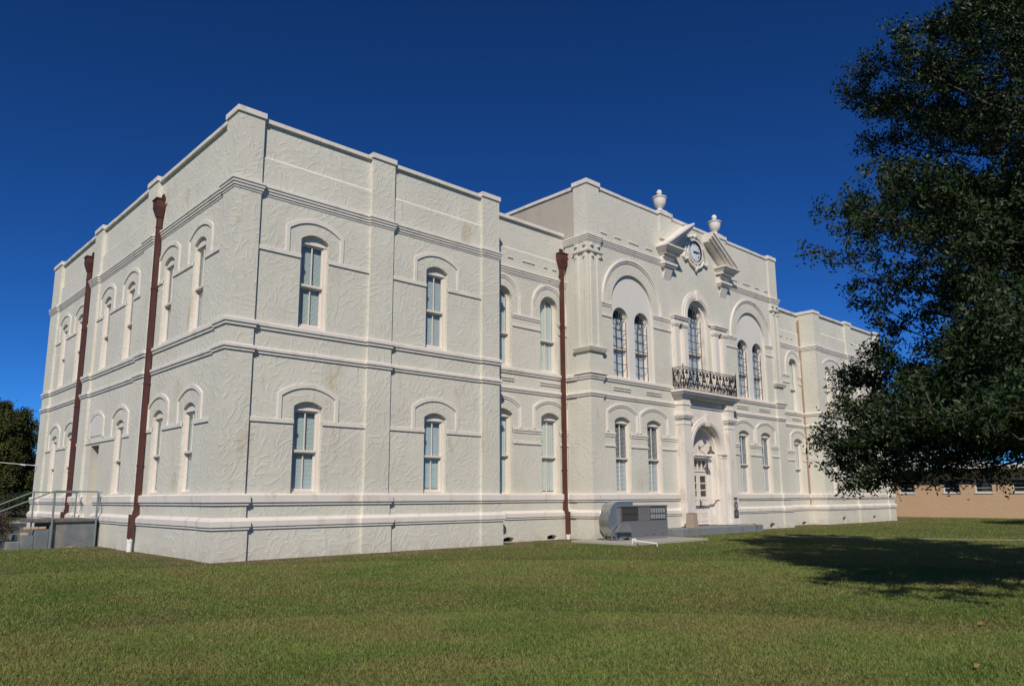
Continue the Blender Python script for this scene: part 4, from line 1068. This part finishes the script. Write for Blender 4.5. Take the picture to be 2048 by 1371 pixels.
# ================================================================== SETTING
mb = MB(); n = 60
xs = np.linspace(-1, 1, n+1); xs = np.sign(xs)*np.abs(xs)**2.2*450
mb.add([(x+15, y-5, 0) for y in xs for x in xs], [(j*(n+1)+i, j*(n+1)+i+1, (j+1)*(n+1)+i+1, (j+1)*(n+1)+i) for j in range(n) for i in range(n)])
g = mb.build('ground', 'ground'); tag(g, kind='structure')
mb = MB()
pp = [(19.0, -4.4), (22.0, -9.5), (23.6, -12.6), (26, -17), (30, -24)]
def ribbon(pts, wd, z):
    P = []
    for i, p in enumerate(pts):
        q0 = Vector(pts[max(0, i-1)]); q1 = Vector(pts[min(len(pts)-1, i+1)]); t = (q1-q0).normalized(); nn = Vector((-t.y, t.x))
        P += [(p[0]+nn.x*wd/2, p[1]+nn.y*wd/2, z), (p[0]-nn.x*wd/2, p[1]-nn.y*wd/2, z)]
    mb.add(P, [(2*i, 2*i+1, 2*i+3, 2*i+2) for i in range(len(pts)-1)])
ribbon([(20.2, -3.35), (21.3, -6.6), (23.2, -11.7), (27.6, -23)], .85, .006)
tag(mb.build('footpath', 'path'), kind='structure')
mb = MB(); mb.box(front(0), -60, 60, -41, -27, -.05, .006); tag(mb.build('road', 'road'), kind='structure')
mb = MB(); mb.box(front(0), -60, 60, -42.4, -41, -.05, .12); kb = mb.build('kerb', 'pale_concrete'); tag(kb, kind='structure')
mb = MB()
for k in range(-8, 14): mb.box(front(0), k*3.6+1.2, k*3.6+2.9, -41.02, -40.9, .03, .14); 
ms = mb.build('kerb_paint', 'yellow'); tag(ms, kind='structure')

# ------------------------------------------------------------------ foliage
def quads_mesh(name, C, A, B, mat, rnd, parent=None, diamond=True):
    """C centres, A half length vectors, B half width vectors -> one leaf quad each"""
    n = len(C); V = np.empty((n, 4, 3), np.float32)
    V[:, 0] = C-A; V[:, 1] = C+B; V[:, 2] = C+A; V[:, 3] = C-B
    me = bpy.data.meshes.new(name); me.vertices.add(4*n); me.vertices.foreach_set('co', V.ravel())
    me.loops.add(4*n); me.loops.foreach_set('vertex_index', np.arange(4*n, dtype=np.int32))
    me.polygons.add(n); me.polygons.foreach_set('loop_start', np.arange(0, 4*n, 4, dtype=np.int32)); me.polygons.foreach_set('loop_total', np.full(n, 4, np.int32))
    me.update(calc_edges=True)
    at = me.attributes.new('rnd', 'FLOAT', 'POINT'); at.data.foreach_set('value', np.repeat(rnd, 4).astype(np.float32))
    me.materials.append(MT[mat]); o = bpy.data.objects.new(name, me); COL.objects.link(o)
    if parent: o.parent = parent; o.location = -parent.location
    return o
def unit(v): return v/np.maximum(np.linalg.norm(v, axis=1, keepdims=True), 1e-6)
def tree(name, base, prof, nb, ntw, nlv, leaf, mat, label, group=None, seed=1, trunk=.3, tw=.32, zc=None, cat='tree', trunk_top=.72, sqx=1.0, inner=.35, extra=(), zmin=.02):
    """prof: list of (height, radius) of the crown; nb boughs, ntw twigs each, nlv leaves per twig"""
    R = np.random.default_rng(seed); root = empty(name, base, label=label, cat=cat, group=group)
    bx, by = base[0], base[1]; hs = np.array([p[0] for p in prof]); rs = np.array([p[1] for p in prof]); H = hs[-1]
    tk = MB(); zt = H*trunk_top
    tk.tube([(bx, by, -.1), (bx+.02, by, .35), (bx+.08, by-.05, zt*.4), (bx-.06, by+.08, zt*.75), (bx, by, zt)], trunk, 10, r1=trunk*.25)
    tips = []; Cs = []; As = []; Bs = []
    wgt = rs+.4; zz = R.uniform(hs[0], hs[-1], nb*4); keep = R.uniform(0, rs.max(), nb*4) < np.interp(zz, hs, rs); zz = zz[keep][:nb]
    for i, z in enumerate(list(zz)+list(extra)):
        ex = z if isinstance(z, tuple) else None
        if ex: z = ex[2]
        th = R.uniform(0, 2*math.pi); r = np.interp(z, hs, rs)*(R.uniform(.55, .95) if R.random() > .3 else R.uniform(.85, 1.04))
        tip = np.array([bx+math.cos(th)*r*sqx, by+math.sin(th)*r, z])
        if ex: tip = np.array(ex); r = float(np.hypot(ex[0]-bx, ex[1]-by))
        zs0 = max(1.2 if zmin < 1 else 2.9, min(zt, z-r*.45-R.uniform(0, .8))); st_ = np.array([bx, by, zs0])
        midp = (st_+tip)/2+np.array([0, 0, -.05*r+R.uniform(-.2, .35)])
        tk.tube([st_, st_*.4+midp*.6+R.normal(0, .1, 3), midp, (midp+tip)/2+R.normal(0, .12, 3), tip], max(.02, trunk*.16*(r/6+.25)) if not ex else .035, 5, r1=.006)
        for k in range(ntw):
            f = 1-R.random()**1.3*(1-(inner if not ex else .2)); p0 = st_*(1-f)**2+2*f*(1-f)*midp+f*f*tip
            sp = .10+.17*r*(1.12-f)
            c0 = p0+R.normal(0, 1, 3)*sp*np.array([1, 1, .7])
            dirv = unit(((tip-st_)*.5/np.linalg.norm(tip-st_)+R.normal(0, .6, 3)+np.array([0, 0, .25]))[None])[0]
            if c0[2] < (zmin+R.random()*.45+tw*.8 if not ex else max(ex[2]-.25, zmin)): continue
            if k % 3 == 0: tk.tube([p0, c0, c0+dirv*tw*1.2], .012, 3, r1=.004, cap=False)
            t = R.uniform(-1, 1, (nlv, 1)); cc = c0+dirv*t*tw+R.normal(0, tw*.33, (nlv, 3))
            a = unit(dirv*.7+R.normal(0, .8, (nlv, 3))); b = unit(np.cross(a, unit(R.normal(0, 1, (nlv, 3))+np.array([0, 0, .8]))))
            s = leaf*R.uniform(.7, 1.25, (nlv, 1))
            Cs.append(cc); As.append(a*s/2); Bs.append(b*s*.21)
    tr = tk.build('trunk', 'bark'); tr.parent = root; tr.location = -root.location
    C = np.concatenate(Cs); A = np.concatenate(As); B = np.concatenate(Bs)
    kk = C[:, 2] > min(zmin, .1); C, A, B = C[kk], A[kk], B[kk]
    quads_mesh('crown', C, A, B, mat, R.random(len(C)), root)
    return root
OAKX = [(6.97, -12.23, 2.48), (7.16, -12.3, 3.22), (7.51, -12.53, 3.92), (7.14, -12.79, 1.85), (7.24, -12.4, 2.14), (7.3, -13.37, 2.81), (7.68, -13.78, 3.09), (7.58, -13.03, 3.23), (7.61, -13.61, 3.37), (7.48, -14.24, 2.86), (8.02, -14.71, 2.68), (6.76, -12.4, 6.33), (7.14, -12.87, 6.81), (6.83, -13.34, 4.17), (7.8, -12.5, 2.7), (4.06, -14.46, 2.69), (3.92, -14.92, 2.8), (4.23, -15.33, 2.72), (5.23, -15.55, 2.61), (5.42, -15.88, 2.87), (4.51, -15.16, 3.45), (4.83, -15.67, 4.31), (4.72, -14.58, 3.09), (4.45, -15.71, 3.09), (5.55, -16.18, 3.59), (6.39, -16.02, 2.94), (7.3, -16.29, 2.99), (8.74, -16.12, 2.82), (7.75, -11.91, 2.18), (7.86, -11.71, 2.65), (7.74, -12.2, 1.67), (8.02, -12.16, 3.87), (8.22, -12.33, 3.25), (8.12, -12.67, 2.49), (7.97, -13.14, 10.51), (7.86, -13.5, 9.52), (7.85, -14.31, 10.04), (2.75, -15.9, 2.6), (2.9, -16.8, 2.7), (3.9, -17.5, 2.8), (4.5, -15.2, 3.3), (3.6, -16.2, 3.7), (5.0, -17.0, 3.1), (3.5, -14.7, 2.6), (4.6, -16.0, 4.2), (7.47, -13.59, 5.59), (7.36, -14.01, 4.9), (7.6, -12.95, 5.34), (7.5, -13.41, 4.74), (6.96, -14.43, 5.31), (7.47, -12.65, 5.79)]      # low and outer boughs
tree('oak_tree', (9.3, -16.4, 0), [(2.3, 2.8), (2.9, 4.2), (3.8, 4.8), (5.0, 4.6), (6.3, 5.1), (7.2, 4.6), (9, 4.2), (10.5, 3.8), (12.5, 2.8), (14, 1.2)], 128, 54, 60, .088, 'leaf',
     'dark evergreen oak with drooping branches filling the right edge of the lawn', seed=7, trunk=.34, tw=.21, inner=.42, extra=OAKX, zmin=1.62)
tree('oak_tree', (36.5, -15.5, 0), [(1.8, 2.8), (3.5, 4.5), (6, 5), (9, 3.8), (11, 1.2)], 80, 22, 34, .2, 'leaf', 'second dark evergreen oak farther along the lawn, beyond the right edge', seed=9, trunk=.3, tw=.45)
# trees behind the road
far = [((6.0, 64, 0), 10.2, 4.4, 'leaf_far', 'yellowing green tree across the road, just left of the courthouse corner'),
       ((-1.5, 60, 0), 9.0, 4.2, 'leaf_far2', 'dull green tree across the road at the left edge of the picture'),
       ((1.5, 72, 0), 10.5, 5.0, 'leaf_far2', 'taller dark tree standing behind the two trees across the road')]
for i, (b, h, r, m_, lb) in enumerate(far):
    tree('broadleaf_tree', b, [(.6, r*.7), (h*.25, r*.95), (h*.5, r), (h*.75, r*.8), (h*.93, r*.45), (h, .3)], 110, 34, 44, .24, m_, lb, group='trees across the road', seed=20+i, tw=.55, inner=.5, trunk_top=.8)
for i, (b, h, r, lb) in enumerate((((80, 12, 0), 9.0, 5.5, 'dark tree behind the far house'), ((72, -6, 0), 8.5, 5.0, 'dark round tree rising behind the brick annexe roof'), ((74, -17, 0), 8.5, 5.5, 'broad dark tree behind the right end of the brick annexe'))):
    tree('broadleaf_tree', b, [(.6, r*.7), (h*.25, r*.95), (h*.5, r), (h*.75, r*.8), (h*.93, r*.45), (h, .3)], 90, 24, 34, .30, 'leaf_far2', lb, group='trees behind the annexe', seed=40+i, tw=.6, inner=.5, trunk_top=.8)
tree('hedge', (2.0, 56, 0), [(.1, 1.8), (1.0, 2.3), (1.8, 1.9), (2.4, .8)], 90, 12, 24, .16, 'leaf_far2', 'low dark hedge across the road under the trees', cat='hedge', seed=51, trunk=.08, tw=.35, inner=.3, sqx=4.5, trunk_top=.5)
tree('shrub', (-2.1, 11.9+2.6, 0), [(.05, .5), (.35, .8), (.6, .55), (.8, .2)], 26, 8, 16, .07, 'shrub', 'scrubby brown-grey shrub beyond the steps of the side stoop', cat='shrub', seed=61, trunk=.02, tw=.15, inner=.2)
tree('shrub', (-2.95, 9.9, 0), [(.05, .35), (.25, .55), (.42, .4), (.52, .15)], 22, 8, 14, .06, 'shrub', 'low dry shrub at the left edge beside the bottom step', cat='shrub', seed=62, trunk=.02, tw=.13, inner=.2)

# ------------------------------------------------------------------ grass blades
R = np.random.default_rng(11)
def blades(n, dmin, dmax, hgt, wid):
    d = np.sqrt(R.uniform(dmin**2, dmax**2, n)); an = R.uniform(yaw-.70, yaw+.74, n)
    x = CAM.x+np.sin(an)*d; y = CAM.y+np.cos(an)*d
    k = ~((x > -.12) & (y > -.12+.25*R.random(n)**3*-1) & ~((x > 9.6) & (x < 13.7) & (y < .8)) & ~((x > 28.95) & (x < XR-.1) & (y < .8)) & ~(x > XE+.1)) & ~((x > 11.9) & (x < 16.3) & (y > -3.55)) & ~((x > 17.6) & (x < 24.2) & (y > -1.5)) & ~((x > -3) & (x < 0) & (y > 9.3))
    dw = np.minimum(np.where(x > -.3, np.abs(y+.1), 99), np.where(y > -.3, np.abs(x+.1), 99))     # thin, trodden grass at the foot of the walls
    k &= ~((dw < .9) & (R.random(n) > .12+dw/.9*(.5+.5*np.sin(x*1.7+y*.9))))
    x, y, d = x[k], y[k], d[k]; n = len(x)
    g = 1+(d-dmin)/(dmax-dmin+1e-3)*.5
    return x, y, g
parts = [blades(330000, 4.8, 10.5, 0, 0), blades(260000, 10.5, 19, 0, 0), blades(120000, 19, 34, 0, 0), blades(90000, 34, 64, 0, 0)]
sc = [.85, 1.15, 1.8, 3.2]
X = np.concatenate([p[0] for p in parts]); Y = np.concatenate([p[1] for p in parts]); S = np.concatenate([p[2]*s for p, s in zip(parts, sc)])
n = len(X); th = R.uniform(0, 2*np.pi, n); lean = R.uniform(.2, 1.1, n); h = R.uniform(.014, .034, n)*(.6+.4*np.minimum(S, 2.2))
tdir = R.uniform(0, 2*np.pi, n)
V = np.empty((n, 3, 3), np.float32); wv = .0035*S
V[:, 0] = np.stack([X-np.cos(th)*wv, Y-np.sin(th)*wv, np.zeros(n)-.002], 1); V[:, 1] = np.stack([X+np.cos(th)*wv, Y+np.sin(th)*wv, np.zeros(n)-.002], 1)
V[:, 2] = np.stack([X+np.cos(tdir)*h*lean, Y+np.sin(tdir)*h*lean, h], 1)
me = bpy.data.meshes.new('lawn_grass'); me.vertices.add(3*n); me.vertices.foreach_set('co', V.ravel()); me.loops.add(3*n)
me.loops.foreach_set('vertex_index', np.arange(3*n, dtype=np.int32)); me.polygons.add(n)
me.polygons.foreach_set('loop_start', np.arange(0, 3*n, 3, dtype=np.int32)); me.polygons.foreach_set('loop_total', np.full(n, 3, np.int32)); me.update(calc_edges=True)
at = me.attributes.new('rnd', 'FLOAT', 'POINT'); at.data.foreach_set('value', np.repeat(R.random(n), 3).astype(np.float32))
me.materials.append(MT['grass']); lg = bpy.data.objects.new('lawn_grass', me); COL.objects.link(lg)
tag(lg, 'short patchy green and straw-coloured mown grass of the lawn', 'grass', kind='stuff')

# ------------------------------------------------------------------ leaves lying on the lawn
def litter(name, x, y, s, mat, label, cat, group=None, rot=0.5):
    mb = MB(); pts = []
    for i in range(7):
        a = 2*math.pi*i/7; r = s*(1 if i % 2 == 0 else .62); pts.append((x+math.cos(a+rot)*r, y+math.sin(a+rot)*r*.6, .045+.018*math.sin(a*2)))
    mb.add(pts+[(x, y, .06)], [(i, (i+1) % 7, 7) for i in range(7)]); mb.add([(p[0], p[1], p[2]-.003) for p in pts+[(x, y, .06)]], [((i+1) % 7, i, 7) for i in range(7)])
    o = mb.build(name, mat); tag(o, label, cat, group); return o
litter('fallen_leaf', 2.74, -15.73, .085, 'litter', 'curled brown leaf on the sunny grass near the right edge, below the tree shadow', 'leaf', 'dead leaves on the lawn')
litter('fallen_leaf', .17, -16.37, .05, 'litter', 'small reddish leaf close to the bottom right corner of the lawn', 'leaf', 'dead leaves on the lawn', 1.3)
litter('fallen_leaf', 5.78, -8.2, .09, 'litter', 'tan leaf alone in the middle of the lawn, left of the tree shadow', 'leaf', 'dead leaves on the lawn', 2.1)
litter('fallen_leaf', 16.4, -3.9, .09, 'litter', 'tan leaf on the grass just right of the concrete slab', 'leaf', 'dead leaves on the lawn', 0.1)
litter('paper_scrap', -1.0, 8.85, .10, 'paper', 'white paper scrap on the grass at the foot of the side stoop', 'paper scrap')
